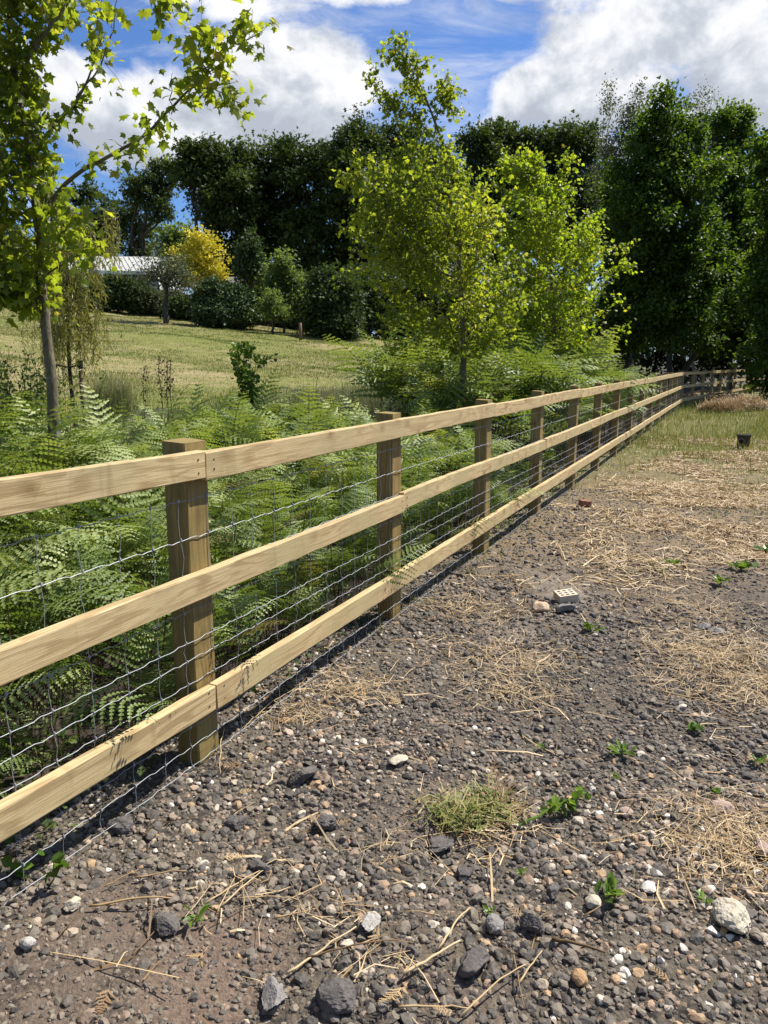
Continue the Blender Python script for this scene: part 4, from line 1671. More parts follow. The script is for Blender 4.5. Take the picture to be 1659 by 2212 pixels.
# --- the willow sapling and its stake
def willow():
    rg = np.random.default_rng(61)
    d = 9.3
    b = on_land(148, d)
    t = thing('willow_sapling', 'thin yellowish weeping willow sapling tied to a short stake', 'tree', b)
    GW, GL = Geo(), Geo()
    LP = poly([b, at(150, 800, d), at(147, 700, d), at(143, 620, d), at(146, 540, d), at(160, 475, d)], 24)
    GW.tube(LP, np.linspace(.028, .005, 24), 7)
    pts = []
    for i in range(46):
        f = rg.integers(7, 24)
        a = rg.uniform(0, 2 * PI)
        r = rg.uniform(.25, .66)
        tip = LP[f] + np.array((math.cos(a) * r, math.sin(a) * r, rg.uniform(-.1, .3)))
        P = wander(LP[f], tip, 7, .2, rg, .12)
        GW.tube(P, np.linspace(.007, .002, 7), 4)
        for _ in range(6):
            q = P[rg.integers(2, 7)]
            ln = rg.uniform(.25, .75)
            e = q + np.array((rg.normal(0, .10), rg.normal(0, .10), -ln))
            S = wander(q, e, 6, .2, rg, .0)
            GW.tube(S, np.linspace(.0022, .001, 6), 3)
            k = int(ln * 60)
            u = rg.random(k)
            pts.append(np.stack([np.interp(u * 5, np.arange(6), S[:, c]) for c in range(3)], -1))
    P = np.vstack(pts)
    add_leaves(GL, P, .075 * rg.uniform(.6, 1.3, len(P)), rg.random(len(P)), rg, LN, None, 1.2, .3)
    build('trunk', GW, M['bark'], t, smooth=True, origin=b)
    build('crown', GL, M['willow'], t, origin=b)
    # short stake with a rubber tie
    s = at(172, 792, d)
    s[2] = Hp(s)
    st = thing('tree_stake', 'short wooden stake with a black strap beside the willow sapling', 'stake', s)
    g = Geo()
    top = at(172, 776, d)
    g.tube([s - (0, 0, .1), s * .5 + top * .5, top], [.026, .026, .024], 10)
    build('stake', g, M['stake'], st, smooth=True, origin=s)
    g = Geo()
    l = at(120, 788, d - .1)
    w0 = at(171, 788, d)
    g.tube(poly([l, at(148, 793, d - .05), w0], 8), .014, 6)
    g.tube([top - (0, 0, .10), top - (0, 0, .02)], .031, 10)
    build('strap', g, M['strap'], st, origin=s)


willow()


# --- the wood behind the lawn: one tree after another
def wood():
    sk = [  # px of trunk, depth, lobes (px, py, rx, ry)
        (300, 52, [(300, 400, 40, 30), (350, 360, 40, 30), (282, 470, 46, 46), (345, 440, 34, 32), (330, 400, 40, 30), (300, 555, 62, 56)], 'open crowned dark oak at the left end of the wood with sky through it'),
        (445, 50, [(430, 355, 50, 48), (475, 345, 45, 42), (462, 440, 46, 60), (500, 420, 52, 70), (480, 545, 62, 62)], 'dark oak with a flat top just right of the gap of sky'),
        (560, 52, [(530, 360, 55, 50), (590, 350, 52, 50), (555, 440, 80, 75), (570, 550, 80, 80)], 'dark oak behind the golden tree and the conifer'),
        (670, 51, [(640, 345, 52, 48), (700, 325, 52, 45), (670, 430, 80, 80), (680, 545, 85, 85)], 'dark oak in the middle of the wood behind the lawn'),
        (790, 50, [(760, 315, 55, 45), (805, 295, 48, 42), (850, 310, 45, 45), (790, 410, 85, 80), (800, 530, 85, 90)], 'tallest dark oak of the wood, left of the slender maple top'),
        (905, 53, [(880, 330, 50, 50), (930, 370, 50, 50), (910, 460, 75, 80), (900, 560, 80, 80)], 'dark oak directly behind the slender maple top'),
        (1060, 56, [(1030, 310, 38, 36), (1065, 290, 32, 30), (1100, 300, 36, 38), (1060, 380, 65, 60), (1060, 480, 80, 80)], 'dark oak between the two yellow green maples'),
        (1170, 57, [(1140, 305, 34, 32), (1185, 298, 34, 30), (1160, 370, 60, 50), (1180, 460, 80, 80)], 'dark round topped oak behind the broad maple'),
        (1255, 55, [(1225, 300, 36, 34), (1262, 298, 36, 34), (1245, 380, 60, 60), (1260, 480, 80, 85)], 'dark oak left of the feathery birches'),
    ]
    for i, (px, d, lob, lab) in enumerate(sk):
        d += 7
        b = on_land(px, d)
        L = [px_lobe(x, y + 8, rx * .95, ry * .90, d, (k % 3 - 1) * 1.2) for k, (x, y, rx, ry) in enumerate(lob)]
        fork = at(px, 590, d)
        sparse = (i == 0)
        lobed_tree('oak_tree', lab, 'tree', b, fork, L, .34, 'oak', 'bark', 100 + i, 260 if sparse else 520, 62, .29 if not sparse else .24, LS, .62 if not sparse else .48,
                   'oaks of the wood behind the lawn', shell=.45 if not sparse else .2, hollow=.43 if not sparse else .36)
    # paler trees far off in the gap
    for i, (px, d, lob, lab) in enumerate([
            (375, 75, [(370, 515, 35, 22), (400, 520, 30, 18), (380, 560, 60, 40)], 'far pale green tree in the gap above the golden tree'),
            (215, 66, [(205, 455, 45, 45), (180, 520, 60, 60), (235, 500, 30, 40)], 'far dark tree behind the willow sapling'),
            (60, 60, [(60, 560, 90, 60), (130, 570, 70, 60), (-40, 540, 90, 70)], 'far dark tree behind the left maple trunk')]):
        b = on_land(px, d)
        lobed_tree('tree', lab, 'tree', b, at(px, 600, d), [px_lobe(*l, d) for l in lob], .3, 'shrub_light' if i == 0 else 'oak', 'bark', 130 + i, 150, 60, .34, LS, .8)
    # tall thin trunks and low cover closing the wood underneath
    rg = np.random.default_rng(5)
    for i, (px, d, w, y0, y1, lab) in enumerate([
            (600, 47, 75, 600, 700, 'dark holly under the oaks left of the light green sapling'),
            (760, 45, 110, 590, 720, 'dark undergrowth bush under the tallest oak'),
            (900, 44, 110, 610, 745, 'dark undergrowth bush behind the slender maple'),
            (1030, 44, 100, 600, 770, 'dark undergrowth bush between the maples'),
            (1160, 45, 110, 600, 790, 'dark undergrowth bush behind the broad maple'),
            (1290, 47, 100, 590, 800, 'dark undergrowth bush right of the broad maple'),
            (1420, 50, 110, 600, 805, 'dark undergrowth bush behind the alder trunks'),
            (1560, 50, 120, 600, 815, 'dark undergrowth bush behind the far fence'),
            (1700, 46, 120, 560, 815, 'dark undergrowth bush at the right edge')]):
        b = on_land(px, d)
        c = (y0 + y1) / 2
        lob = [(px - w * .4, c + 12, w * .62, (y1 - y0) * .5), (px + w * .4, c + 12, w * .62, (y1 - y0) * .5), (px, c - 10, w * .7, (y1 - y0) * .55)]
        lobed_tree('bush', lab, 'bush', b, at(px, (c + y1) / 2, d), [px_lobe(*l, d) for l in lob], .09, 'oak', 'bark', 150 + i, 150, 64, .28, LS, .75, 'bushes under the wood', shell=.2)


wood()


# --- alders, birches and the leaning willow on the right
def right_wood():
    d = 33.0
    sets = [
        (1452, 34.0, [(1440, 225, 28, 30), (1430, 285, 62, 55), (1470, 300, 55, 50), (1400, 370, 70, 70), (1470, 390, 85, 70), (1380, 470, 70, 75), (1450, 490, 95, 80), (1400, 590, 85, 80), (1480, 590, 90, 80), (1400, 690, 70, 60), (1470, 690, 85, 65)],
         'tall dark alder with a pointed top behind the bend of the fence', .15, 520),
        (1585, 45.0, [(1555, 262, 26, 28), (1590, 255, 30, 28), (1590, 310, 58, 45), (1555, 380, 60, 60), (1620, 390, 70, 60), (1560, 480, 75, 70), (1640, 480, 70, 80), (1570, 580, 90, 80), (1650, 590, 70, 80), (1560, 690, 85, 70), (1640, 700, 75, 70)],
         'dark alder with two rounded tops right of the pointed one', .13, 900),
        (1690, 30.0, [(1680, 335, 46, 46), (1712, 420, 76, 80), (1690, 540, 62, 80), (1655, 640, 50, 55), (1720, 660, 80, 80), (1650, 745, 42, 42)],
         'bright edged alder leaning in over the far fence from the right', .12, 270),
        (1357, 37.0, [(1345, 430, 45, 45), (1335, 500, 50, 60), (1360, 560, 55, 60), (1345, 650, 50, 60), (1385, 640, 50, 60), (1350, 725, 45, 40)],
         'slim alder with a pale lit stem left of the tall pointed alder', .10, 260),
    ]
    for i, (px, dd, lob, lab, r, nc) in enumerate(sets):
        b = on_land(px, dd)
        L = [px_lobe(x, y, rx * 1.0, ry * 1.0, dd, ((k * 7) % 5 - 2) * .5) for k, (x, y, rx, ry) in enumerate(lob)]
        lobed_tree('alder_tree', lab, 'tree', b, at(px, 560, dd), L, r, 'alder', 'bark', 200 + i, int(nc * 1.25), 80, .155, LO, .42, 'alders by the far fence', shell=.30, tshift=.08, hollow=.27)
    # low leafy boughs hanging over the second fence
    dd = 27.0
    b = fw(38, 4.2)
    b[2] = 0
    lobed_tree('bush', 'green leafy bush hanging over the end of the far fence', 'bush', b, at(1690, 790, 34), [px_lobe(x, y, rx, ry, 34) for x, y, rx, ry in [(1640, 770, 40, 40), (1680, 740, 60, 60), (1700, 820, 60, 50), (1648, 812, 26, 26)]], .05, 'alder', 'bark', 220, 130, 70, .15, LO, .36, tshift=.1)
    # leaning stem
    rg = np.random.default_rng(8)
    b = on_land(1462, 35.5)
    t = thing('leaning_tree', 'dark trunk leaning right behind the fence bend', 'tree', b)
    g = Geo()
    P = poly([b - (0, 0, .1), at(1478, 800, 35.5), at(1515, 750, 35.2), at(1555, 710, 34.8), at(1610, 670, 34.2)], 16)
    g.tube(P, np.linspace(.17, .06, 16), 9)
    GL = Geo()
    for f in range(8, 16, 2):
        g.tube(wander(P[f], P[f] + np.array((.6, .2, .9)), 6, .25, rg), np.linspace(.04, .01, 6), 5)
    lobed_crown(GL, g, [px_lobe(1600, 640, 55, 45, 34.2), px_lobe(1560, 660, 40, 40, 34.8)], P[-1], rg, 60, 60, .15, LO, .4, limb_r=.04)
    build('trunk', g, M['bark'], t, smooth=True, origin=b)
    build('crown', GL, M['alder'], t, origin=b)
    # birches
    for i, (px, dd, lob, lab, nc) in enumerate([
            (1312, 46, [(1308, 235, 20, 45), (1312, 300, 28, 50), (1320, 380, 42, 55), (1318, 470, 50, 60)], 'thin feathery birch at the left of the birch group', 110),
            (1375, 45, [(1380, 225, 26, 42), (1365, 280, 36, 50), (1350, 340, 45, 55), (1360, 420, 55, 60), (1345, 510, 55, 60)], 'taller grey green birch just left of the pointed alder', 190),
            (1505, 47, [(1505, 258, 34, 45), (1520, 320, 36, 50), (1495, 350, 40, 50), (1530, 410, 45, 50)], 'wispy pale birch between the pointed alder and the twin topped alder', 170)]):
        b = on_land(px, dd)
        lobed_tree('birch_tree', lab, 'tree', b, at(px, 470, dd), [px_lobe(*l, dd) for l in lob], .11, 'birch', 'bark_birch', 230 + i, nc, 62, .13, LN if False else LQ, .42, 'birches behind the alders', shell=.2, flat=1.3, droop=1.0)
    # trees to the right, beyond the picture's edge, go on as the wood does
    for i, (x, y, h) in enumerate([(30, 33, 9), (35, 27, 9)]):
        b = np.array((x, y, 0.0))
        lobed_tree('alder_tree', 'alder of the wood continuing past the right edge', 'tree', b, b + (0, 0, h * .45), [(x, y, h * .72, 2.6, 2.6, h * .26), (x - 1, y - .5, h * .45, 2.8, 2.8, h * .28), (x + 1, y + 1, h * .5, 2.6, 2.6, h * .25)], .14, 'alder', 'bark', 260 + i, 220, 60, .18, LO, .5, 'alders by the far fence', shell=.3)


right_wood()


# --- garden trees and shrubs round the lawn
def garden():
    # golden tree
    d = 47.5
    b = on_land(432, d)
    lobed_tree('golden_tree', 'bright golden yellow tree beside the pale metal roof', 'tree', b, at(432, 600, d),
               [px_lobe(*l, d) for l in [(425, 520, 28, 24), (440, 545, 38, 30), (405, 560, 32, 30), (455, 580, 34, 26), (420, 595, 40, 26), (472, 597, 20, 14)]], .10, 'golden', 'bark', 300, 230, 46, .17, LQ, .42, shell=.25, flat=.7)
    # small grey fruit tree on the lawn
    d = 36
    b = at(357, 689, d)
    b[2] = Hp(b)
    lobed_tree('fruit_tree', 'small grey leaved tree with a dark trunk standing on the lawn', 'tree', b, at(360, 620, d),
               [px_lobe(*l, d) for l in [(340, 575, 38, 26), (378, 580, 38, 30), (320, 600, 28, 22), (395, 610, 30, 24), (358, 590, 40, 28)]], .17, 'grey_leaf', 'bark', 301, 120, 30, .12, LQ, .45, shell=.2, limb_r=.10 if False else .085) if False else \
        lobed_tree('fruit_tree', 'small grey leaved tree with a dark trunk standing on the lawn', 'tree', b, at(360, 622, d),
                   [px_lobe(*l, d) for l in [(340, 575, 38, 26), (378, 580, 38, 30), (320, 600, 28, 22), (395, 610, 30, 24), (358, 590, 40, 28)]], .15, 'grey_leaf', 'bark', 301, 140, 32, .11, LQ, .5, shell=.2)
    # clipped dome
    d = 37
    b = on_land(490, d)
    lobed_tree('rhododendron_bush', 'broad dome shaped dark green bush on the lawn edge', 'bush', b, b + (0, 0, .4),
               [px_lobe(*l, d) for l in [(466, 648, 42, 36), (502, 655, 42, 31), (538, 669, 26, 20), (490, 680, 70, 22)]], .08, 'rhodo', 'bark', 302, 620, 60, .13, LO, .24, shell=.80, droop=.1, lump=.22, hollow=0)
    # conifers and light shrubs right of it
    for i, (px, d, lob, m, lab, nc, per, lf) in enumerate([
            (540, 42, [(540, 530, 16, 26), (538, 560, 26, 30), (542, 590, 32, 30)], 'shrub', 'narrow dim blue green conifer in front of the dark oaks', 120, 60, .16),
            (612, 38, [(610, 570, 16, 22), (600, 595, 26, 26), (625, 610, 30, 28), (605, 640, 36, 32), (640, 650, 26, 28)], 'shrub_light', 'light green spreading conifer left of the big dark shrub', 170, 56, .16),
            (588, 35, [(587, 645, 12, 18), (585, 668, 22, 16), (600, 672, 16, 14)], 'shrub_light', 'small light green sapling at the right end of the dome bush', 70, 46, .12),
            (715, 36, [(700, 610, 30, 28), (730, 630, 45, 32), (690, 655, 44, 40), (740, 670, 48, 40), (715, 700, 66, 34)], 'shrub', 'large spreading dark green shrub at the lawn corner', 330, 62, .16)]):
        b = on_land(px, d)
        lobed_tree('shrub', lab, 'shrub', b, b + (0, 0, .8), [px_lobe(*l, d) for l in lob], .07, m, 'bark', 310 + i, nc, per, lf, LS, .36, 'shrubs round the lawn', shell=.3)
    # hedge below the house, and the one at the far left
    for i, (px, d, w, c, hh, m, lab) in enumerate([
            (255, 41, 60, 632, 40, 'shrub', 'dark hedge shrub under the metal roof, left of the lawn tree'),
            (325, 41.5, 36, 656, 19, 'grey_leaf', 'dull green hedge shrub behind the lawn tree trunk'),
            (400, 40, 34, 662, 12, 'shrub', 'dark hedge shrub between the lawn tree and the dome bush'),
            (40, 38, 75, 645, 34, 'rhodo', 'low dark hedge at the far left of the lawn'),
            (165, 40, 60, 635, 42, 'shrub', 'dark hedge shrub behind the willow sapling'),
            (-90, 36, 70, 645, 36, 'rhodo', 'low dark hedge running out past the left edge')]):
        b = on_land(px, d)
        lob = [(px - w * .5, c + 6, w * .6, hh * .8), (px + w * .5, c + 4, w * .6, hh * .85), (px, c, w * .6, hh)]
        lobed_tree('hedge_shrub', lab, 'shrub', b, b + (0, 0, .7), [px_lobe(*l, d) for l in lob], .06, m, 'bark', 330 + i, 210, 56, .15, LS, .40, 'hedge below the house', shell=.35)
    # post on the lawn
    d = 33
    p = on_land(648, d)
    g = Geo()
    g.tube([p - (0, 0, .1), p + (0, 0, .35), p + (0, 0, .72)], [.07, .07, .068], 10)
    tag(build('lawn_post', g, M['stake'], None, smooth=True, origin=p), 'short round wooden post at the lawn edge by the dark shrub', 'post')


garden()


# ------------------------------------------------------------------ house beyond the lawn
def house():
    dR, dE = 48.5, 45.5
    base = on_land(250, 46)
    zb = base[2]
    t = thing('house', 'low dark timber house with a pale standing seam metal roof', 'house', base)
    el, er = at(150, 583, dE), at(362, 586, dE)          # eave
    rl, rr = at(140, 553, dR), at(340, 555, dR)          # ridge
    up = np.array((0, 0, 1.0))

    def slope(name, a, b, c, dd, n, thick, m, ribs=True):
        """a,b eave; c,d ridge (above a,b)"""
        g = Geo()
        nrm = norm(np.cross(b - a, dd - a))
        if nrm[2] < 0:
            nrm = -nrm
        lo = -nrm * thick
        V = np.array([a, b, c, dd, a + lo, b + lo, c + lo, dd + lo])
        F = np.array([(0, 1, 2, 3), (7, 6, 5, 4), (0, 4, 5, 1), (1, 5, 6, 2), (2, 6, 7, 3), (3, 7, 4, 0)])
        g.add(V, [F])
        for k in range(n + 1 if ribs else 0):
            f = k / n
            p0 = a + (b - a) * f + nrm * .012
            p1 = dd + (c - dd) * f + nrm * .012
            g.tube([p0, p1], .035, 4)
        return build(name, g, m, t, origin=base)
    slope('roof', el, er, rr, rl, 19, .16, M['roof'])
    back_l, back_r = rl + np.array((-.3, 3.2, -1.6)), rr + np.array((0, 3.2, -1.6))
    slope('roof', back_r, back_l, rl + (0, .03, .0), rr + (0, .03, .0), 12, .14, M['roof'])
    g = Geo()
    c = (el + er) / 2
    g.box(c + (0, -.02, -.12), (np.linalg.norm(er - el), .10, .20))
    build('fascia', g, M['pale_fascia'], t, origin=base)
    g = Geo()
    wl, wr = el[0] + .2, er[0] - .5
    top = min(el[2], er[2]) - .06
    g.box(((wl + wr) / 2, dE + 2.6, (zb - .4 + top) / 2), (wr - wl, 4.2, top - zb + .4))
    build('wall', g, M['clad'], t, origin=base)
    # gable end triangles
    # windows
    for px in (235, 292, 322):
        wp = at(px, 606, dE + .47)
        g = Geo()
        for dx in (-.42, .42):
            g.box(wp + (dx, 0, 0), (.09, .08, 1.3))
        for dz in (-.61, .61):
            g.box(wp + (0, 0, dz), (.75, .08, .09))
        f = build('window', g, M['white_frame'], t, origin=wp)
        g = Geo()
        g.box(wp + (0, .02, 0), (.75, .03, 1.14))
        gl = build('pane', g, M['glass'], None)
        gl.parent = f
        gl.location = -np.array(wp)
    # lower wing with its own steep metal roof
    a, b2 = at(346, 626, 43.6), at(397, 626, 43.6)
    c2, d2 = at(379, 588, 45.2), at(338, 588, 45.2)
    slope('roof', a, b2, c2, d2, 7, .12, M['roof'])
    g = Geo()
    g.box(((a[0] + b2[0]) / 2 - .1, 44.9, (zb - .4 + a[2]) / 2 - .05), (b2[0] - a[0] - .5, 2.2, a[2] - zb + .4))
    build('wall', g, M['clad'], t, origin=base)

    # second building: slate roof behind the dome bush
    d = 47
    base2 = on_land(545, d)
    o = thing('outbuilding', 'low outbuilding with a grey slate roof behind the dome bush', 'building', base2)
    a, b2 = at(490, 622, d - 1), at(600, 640, d - 1)
    b2[2] = a[2]
    c2, d2 = at(520, 598, d + 1.5), at(490, 598, d + 1.5)
    g = Geo()
    V = np.array([a, b2, c2, d2])
    lo = np.array((0, 0, -.12))
    g.add(np.vstack([V, V + lo]), [np.array([(0, 1, 2, 3), (7, 6, 5, 4), (0, 4, 5, 1), (1, 5, 6, 2), (2, 6, 7, 3), (3, 7, 4, 0)])])
    build('roof', g, M['slate'], o, origin=base2)
    g = Geo()
    hz = a[2] - .14
    g.box(((a[0] + b2[0]) / 2, d + .4, (base2[2] - .4 + hz) / 2), (b2[0] - a[0] - .4, 2.4, hz - base2[2] + .4))
    build('wall', g, M['brickwork'], o, origin=base2)


house()


# ------------------------------------------------------------------ plants at the lawn's near edge
def edge_plants():
    rg = np.random.default_rng(71)
    # alder sapling
    d = 10.5
    b = on_land(530, d)
    t = thing('alder_sapling', 'young sapling with round glossy leaves between bracken and lawn', 'sapling', b)
    GW, GL = Geo(), Geo()
    for (dx, top) in ((0, 742), (-18, 765), (16, 760), (26, 785)):
        tip = at(526 + dx, top, d + rg.normal(0, .1))
        P = wander(b, tip, 8, .15, rg)
        GW.tube(P, np.linspace(.012, .003, 8), 5)
        for _ in range(13):
            q = P[rg.integers(3, 8)]
            e = q + np.array((rg.normal(0, .14), rg.normal(0, .14), rg.uniform(0, .12)))
            GW.tube([q, (q + e) / 2, e], [.004, .003, .002], 4)
            k = 17
            L = q + (e - q) * rg.random((k, 1)) * 1.1 + rg.normal(0, .035, (k, 3))
            add_leaves(GL, L, .075 * rg.uniform(.6, 1.2, k), rg.uniform(.2, 1, k), rg, LO, None, .1)
    build('trunk', GW, M['bark'], t, smooth=True, origin=b)
    build('crown', GL, M['weed'], t, origin=b)
    # dock seed stalks
    for i, (px, py0, py1, lab) in enumerate([(345, 766, 830, 'tallest dark seed stalk of the dead docks'), (358, 772, 830, 'dark branched seed stalk right of the tallest dock'),
                                             (368, 778, 830, 'short dark seed stalk at the right of the docks'), (306, 792, 836, 'lone short dark dock stalk left of the others')]):
        d = 10.2
        b = at(px, py1, d)
        b[2] = Hp(b)
        tip = at(px + rg.normal(0, 2), py0, d)
        g = Geo()
        g.tube(wander(b, tip, 6, .08, rg), np.linspace(.007, .004, 6), 5, .3)
        P = wander(b, tip, 20, .02, rg)
        N = 90
        u = .55 + .45 * rg.random(N)
        L = np.stack([np.interp(u * 19, np.arange(20), P[:, c]) for c in range(3)], -1) + rg.normal(0, .022, (N, 3))
        add_leaves(g, L, rg.uniform(.02, .045, N), rg.random(N), rg, LQ, None, 0)
        tag(build('dock_stalk', g, M['dock'], None, origin=b), lab, 'plant', 'dead dock stalks by the lawn')
    # grass tussocks
    for i, (px, d, w, h, n, lab) in enumerate([(640, 11.5, .42, .42, 2300, 'pale grass tussock right of the glossy sapling'), (228, 12.0, .30, .62, 1800, 'tall pale grass tussock right of the willow sapling'),
                                               (600, 11.2, .25, .32, 900, 'small pale grass tussock touching the glossy sapling')]):
        b = on_land(px, d)
        g = Geo()
        P = b + np.column_stack([rg.normal(0, w * .45, n), rg.normal(0, w * .45, n), np.zeros(n)])
        P[:, 2] = H(P[:, 0], P[:, 1]) - .02
        blades(g, P, h * rg.uniform(.5, 1.25, n), rg.uniform(.005, .009, n), rg.beta(2.5, 2, n), rg, .55)
        tag(build('grass_tussock', g, M['tuss'], None, origin=b), lab, 'grass tussock', 'tussocks along the lawn edge')
    # reed leaves by the stake
    b = on_land(205, 9.0)
    g = Geo()
    n = 34
    P = b + np.column_stack([rg.normal(0, .14, n), rg.normal(0, .10, n), np.full(n, -.02)])
    blades(g, P, rg.uniform(.55, 1.02, n), rg.uniform(.02, .034, n), rg.uniform(.0, .5, n), rg, .14)
    tag(build('iris_clump', g, M['tuss'], None, origin=b), 'clump of upright grey green sword leaves beside the stake', 'plant')
    # tall weeds at the far left
    for i, (px, d, h, lab) in enumerate([(20, 8.8, 1.25, 'tall leafy weed at the left edge of the long grass'), (58, 9.2, 1.15, 'tall leafy weed just left of the maple trunk'), (-30, 8.4, 1.2, 'tall leafy weed running out past the left edge')]):
        b = on_land(px, d)
        g = Geo()
        for _ in range(22):
            q = b + np.array((rg.normal(0, .24), rg.normal(0, .24), -.02))
            tip = q + np.array((rg.normal(0, .14), rg.normal(0, .14), h * rg.uniform(.6, 1.05)))
            P = wander(q, tip, 8, .1, rg)
            g.tube(P, np.linspace(.005, .002, 8), 4, .2)
            N = 46
            u = .2 + .8 * rg.random(N)
            L = np.stack([np.interp(u * 7, np.arange(8), P[:, c]) for c in range(3)], -1) + rg.normal(0, .03, (N, 3))
            add_leaves(g, L, rg.uniform(.03, .065, N), rg.random(N) * .8, rg, LQ, None, .2)
        tag(build('tall_weed', g, M['shrub_light'], None, origin=b), lab, 'plant', 'tall weeds by the left maple')
    # bramble at the foot of the fence, bottom left
    b = fw(1.30, -.34)
    g = Geo()
    for k in range(16):
        q = b + np.array((rg.normal(0, .25), rg.normal(0, .10), 0))
        tip = q + np.array((rg.normal(0, .15), rg.normal(0, .10), rg.uniform(.04, .17)))
        P = wander(q, tip, 6, .2, rg, .1)
        g.tube(P, np.linspace(.003, .0015, 6), 4, .1)
        for w in (3, 4, 5):
            L = np.repeat(P[w][None], 3, 0) + rg.normal(0, .012, (3, 3))
            add_leaves(g, L, rg.uniform(.030, .052, 3), rg.uniform(.0, .5, 3), rg, LO, None, .05, 1.2)
    tag(build('bramble', g, M['weed'], None, origin=b), 'low bramble leaves under the lowest rail at the left edge', 'bramble')


edge_plants()


# ------------------------------------------------------------------ loose things on the track
def rest(p):
    p = np.array(p, float)
    p[2] = float(track_z(np.array([p[0]]), np.array([p[1]]))[0])
    return p


def rock(px, py, wpx, m, label, seed, squash=.6, cuts=8, rough=.03, asp=.75, cat='stone', sink=.36, rot=None):
    rg = np.random.default_rng(seed)
    c = rest(gp(px, py))
    dist = math.sqrt(c[0] ** 2 + c[1] ** 2 + CAM_H ** 2)
    r = wpx / FPX * dist / 2
    V, F = ico(4)
    V = V.copy()
    for _ in range(cuts):
        dv = norm(rg.normal(0, 1, 3))
        o = rg.uniform(.5, .85)
        q = V @ dv
        w = q > o
        V[w] -= np.outer(q[w] - o, dv)
    n = (fbm(V[:, 0] * 2.2 + seed, V[:, 1] * 2.2 + V[:, 2] * 1.7, seed, 4) - .5)
    V *= (1 + n * .55 + rg.normal(0, rough * .45, len(V)))[:, None]
    V *= np.array((1, asp, squash * .85)) * r * .86
    a = rg.uniform(0, PI) if rot is None else rot
    Rm = np.array(Matrix.Rotation(a, 3, 'Z') @ Matrix.Rotation(rg.normal(0, .12), 3, 'X'))
    V = V @ Rm.T
    V[:, 2] += r * squash * (1 - 2 * sink) + 0.012
    g = Geo().add(V + c, [F])
    return tag(build('stone', g, M[m], None, smooth=rough < .03, origin=c), label, cat)


def stones_named():
    L = [
        (1580, 2003, 92, 'rock_pale', 'large pale cream pitted limestone lump near the right edge', .62, 6, .05),
        (1562, 1756, 66, 'rock_pink', 'flat pinkish grey stone on dark gravel at the right', .42, 8, .01),
        (859, 1656, 52, 'rock_pale', 'flat triangular pale stone near the middle of the gravel', .35, 5, .01),
        (1022, 2098, 80, 'rock_dark', 'smooth rounded dark grey lump at the lower right of centre', .70, 5, .02),
        (948, 1836, 78, 'rock_dark', 'broad flat dark slab beside the pulled grass', .38, 7, .03),
        (1250, 2130, 42, 'rock_tan', 'smooth orange brown oval pebble among pale gravel', .60, 0, .01),
        (1067, 2015, 52, 'rock_grey', 'rounded brownish grey lump above the smooth dark one', .75, 5, .03),
        (1150, 2018, 58, 'rock_dark', 'craggy black lump right of the brownish grey lump', .80, 9, .06),
        (262, 1812, 62, 'rock_dark', 'dark lump lying just inside the bottom fence wire', .62, 8, .03),
        (655, 1697, 92, 'rock_dark', 'widest dark slag lump, below the second near rail', .45, 10, .05),
        (360, 2020, 66, 'rock_dark', 'dark lump above the brown soil patch', .62, 9, .05),
        (800, 2021, 58, 'rock_white', 'white pitted flint in the bottom middle', .55, 7, .05),
        (728, 2178, 96, 'rock_dark', 'large dark lump at the bottom edge of the picture', .62, 9, .05),
        (592, 2172, 84, 'rock_grey', 'grey crumbling lump left of the large bottom dark lump', .50, 8, .06),
        (160, 1992, 40, 'rock_pale', 'small cream pebble with an orange rim at the lower left', .6, 3, .02),
        (64, 2086, 32, 'rock_white', 'rounded white pebble on brown soil at the lower left', .75, 0, .01),
        (1350, 1768, 40, 'rock_pink', 'small beige stone left of the flat pinkish one', .5, 3, .02),
        (1648, 1846, 48, 'rock_pink', 'pinkish stone cut by the right edge', .6, 5, .02),
        (1282, 1973, 46, 'rock_pale', 'buff stone in the pale gravel on the right', .5, 5, .02),
        (1000, 1900, 50, 'rock_dark', 'squat dark stone below the flat dark slab', .6, 8, .04),
        (1165, 1328, 58, 'brick_break', 'broken buff brick piece with a sunlit sloping top', .62, 6, .02),
        (1217, 1334, 54, 'rock_grey', 'broken grey concrete lump under the perforated brick', .6, 7, .04),
        (1520, 1368, 40, 'rock_grey', 'grey angular stone in the dry cuttings on the right', .6, 7, .03),
        (1548, 1376, 38, 'rock_grey', 'duller grey stone touching the angular one', .55, 7, .03),
        (1195, 1945, 44, 'rock_dark', 'small black lump just left of the green weed tuft', .7, 8, .05),
        (510, 1790, 60, 'rock_dark', 'dark lump among brown pebbles near the lowest rail end', .55, 9, .05),
        (700, 1790, 70, 'rock_dark', 'dark ragged lump in the slag band left of centre', .6, 10, .06),
        (560, 1890, 52, 'rock_dark', 'dark lump beside the crossed straw stalks', .6, 8, .05),
    ]
    for i, (px, py, w, m, lab, sq, cuts, ro) in enumerate(L):
        rock(px, py, w, m, lab, 500 + i, sq, cuts, ro)


stones_named()


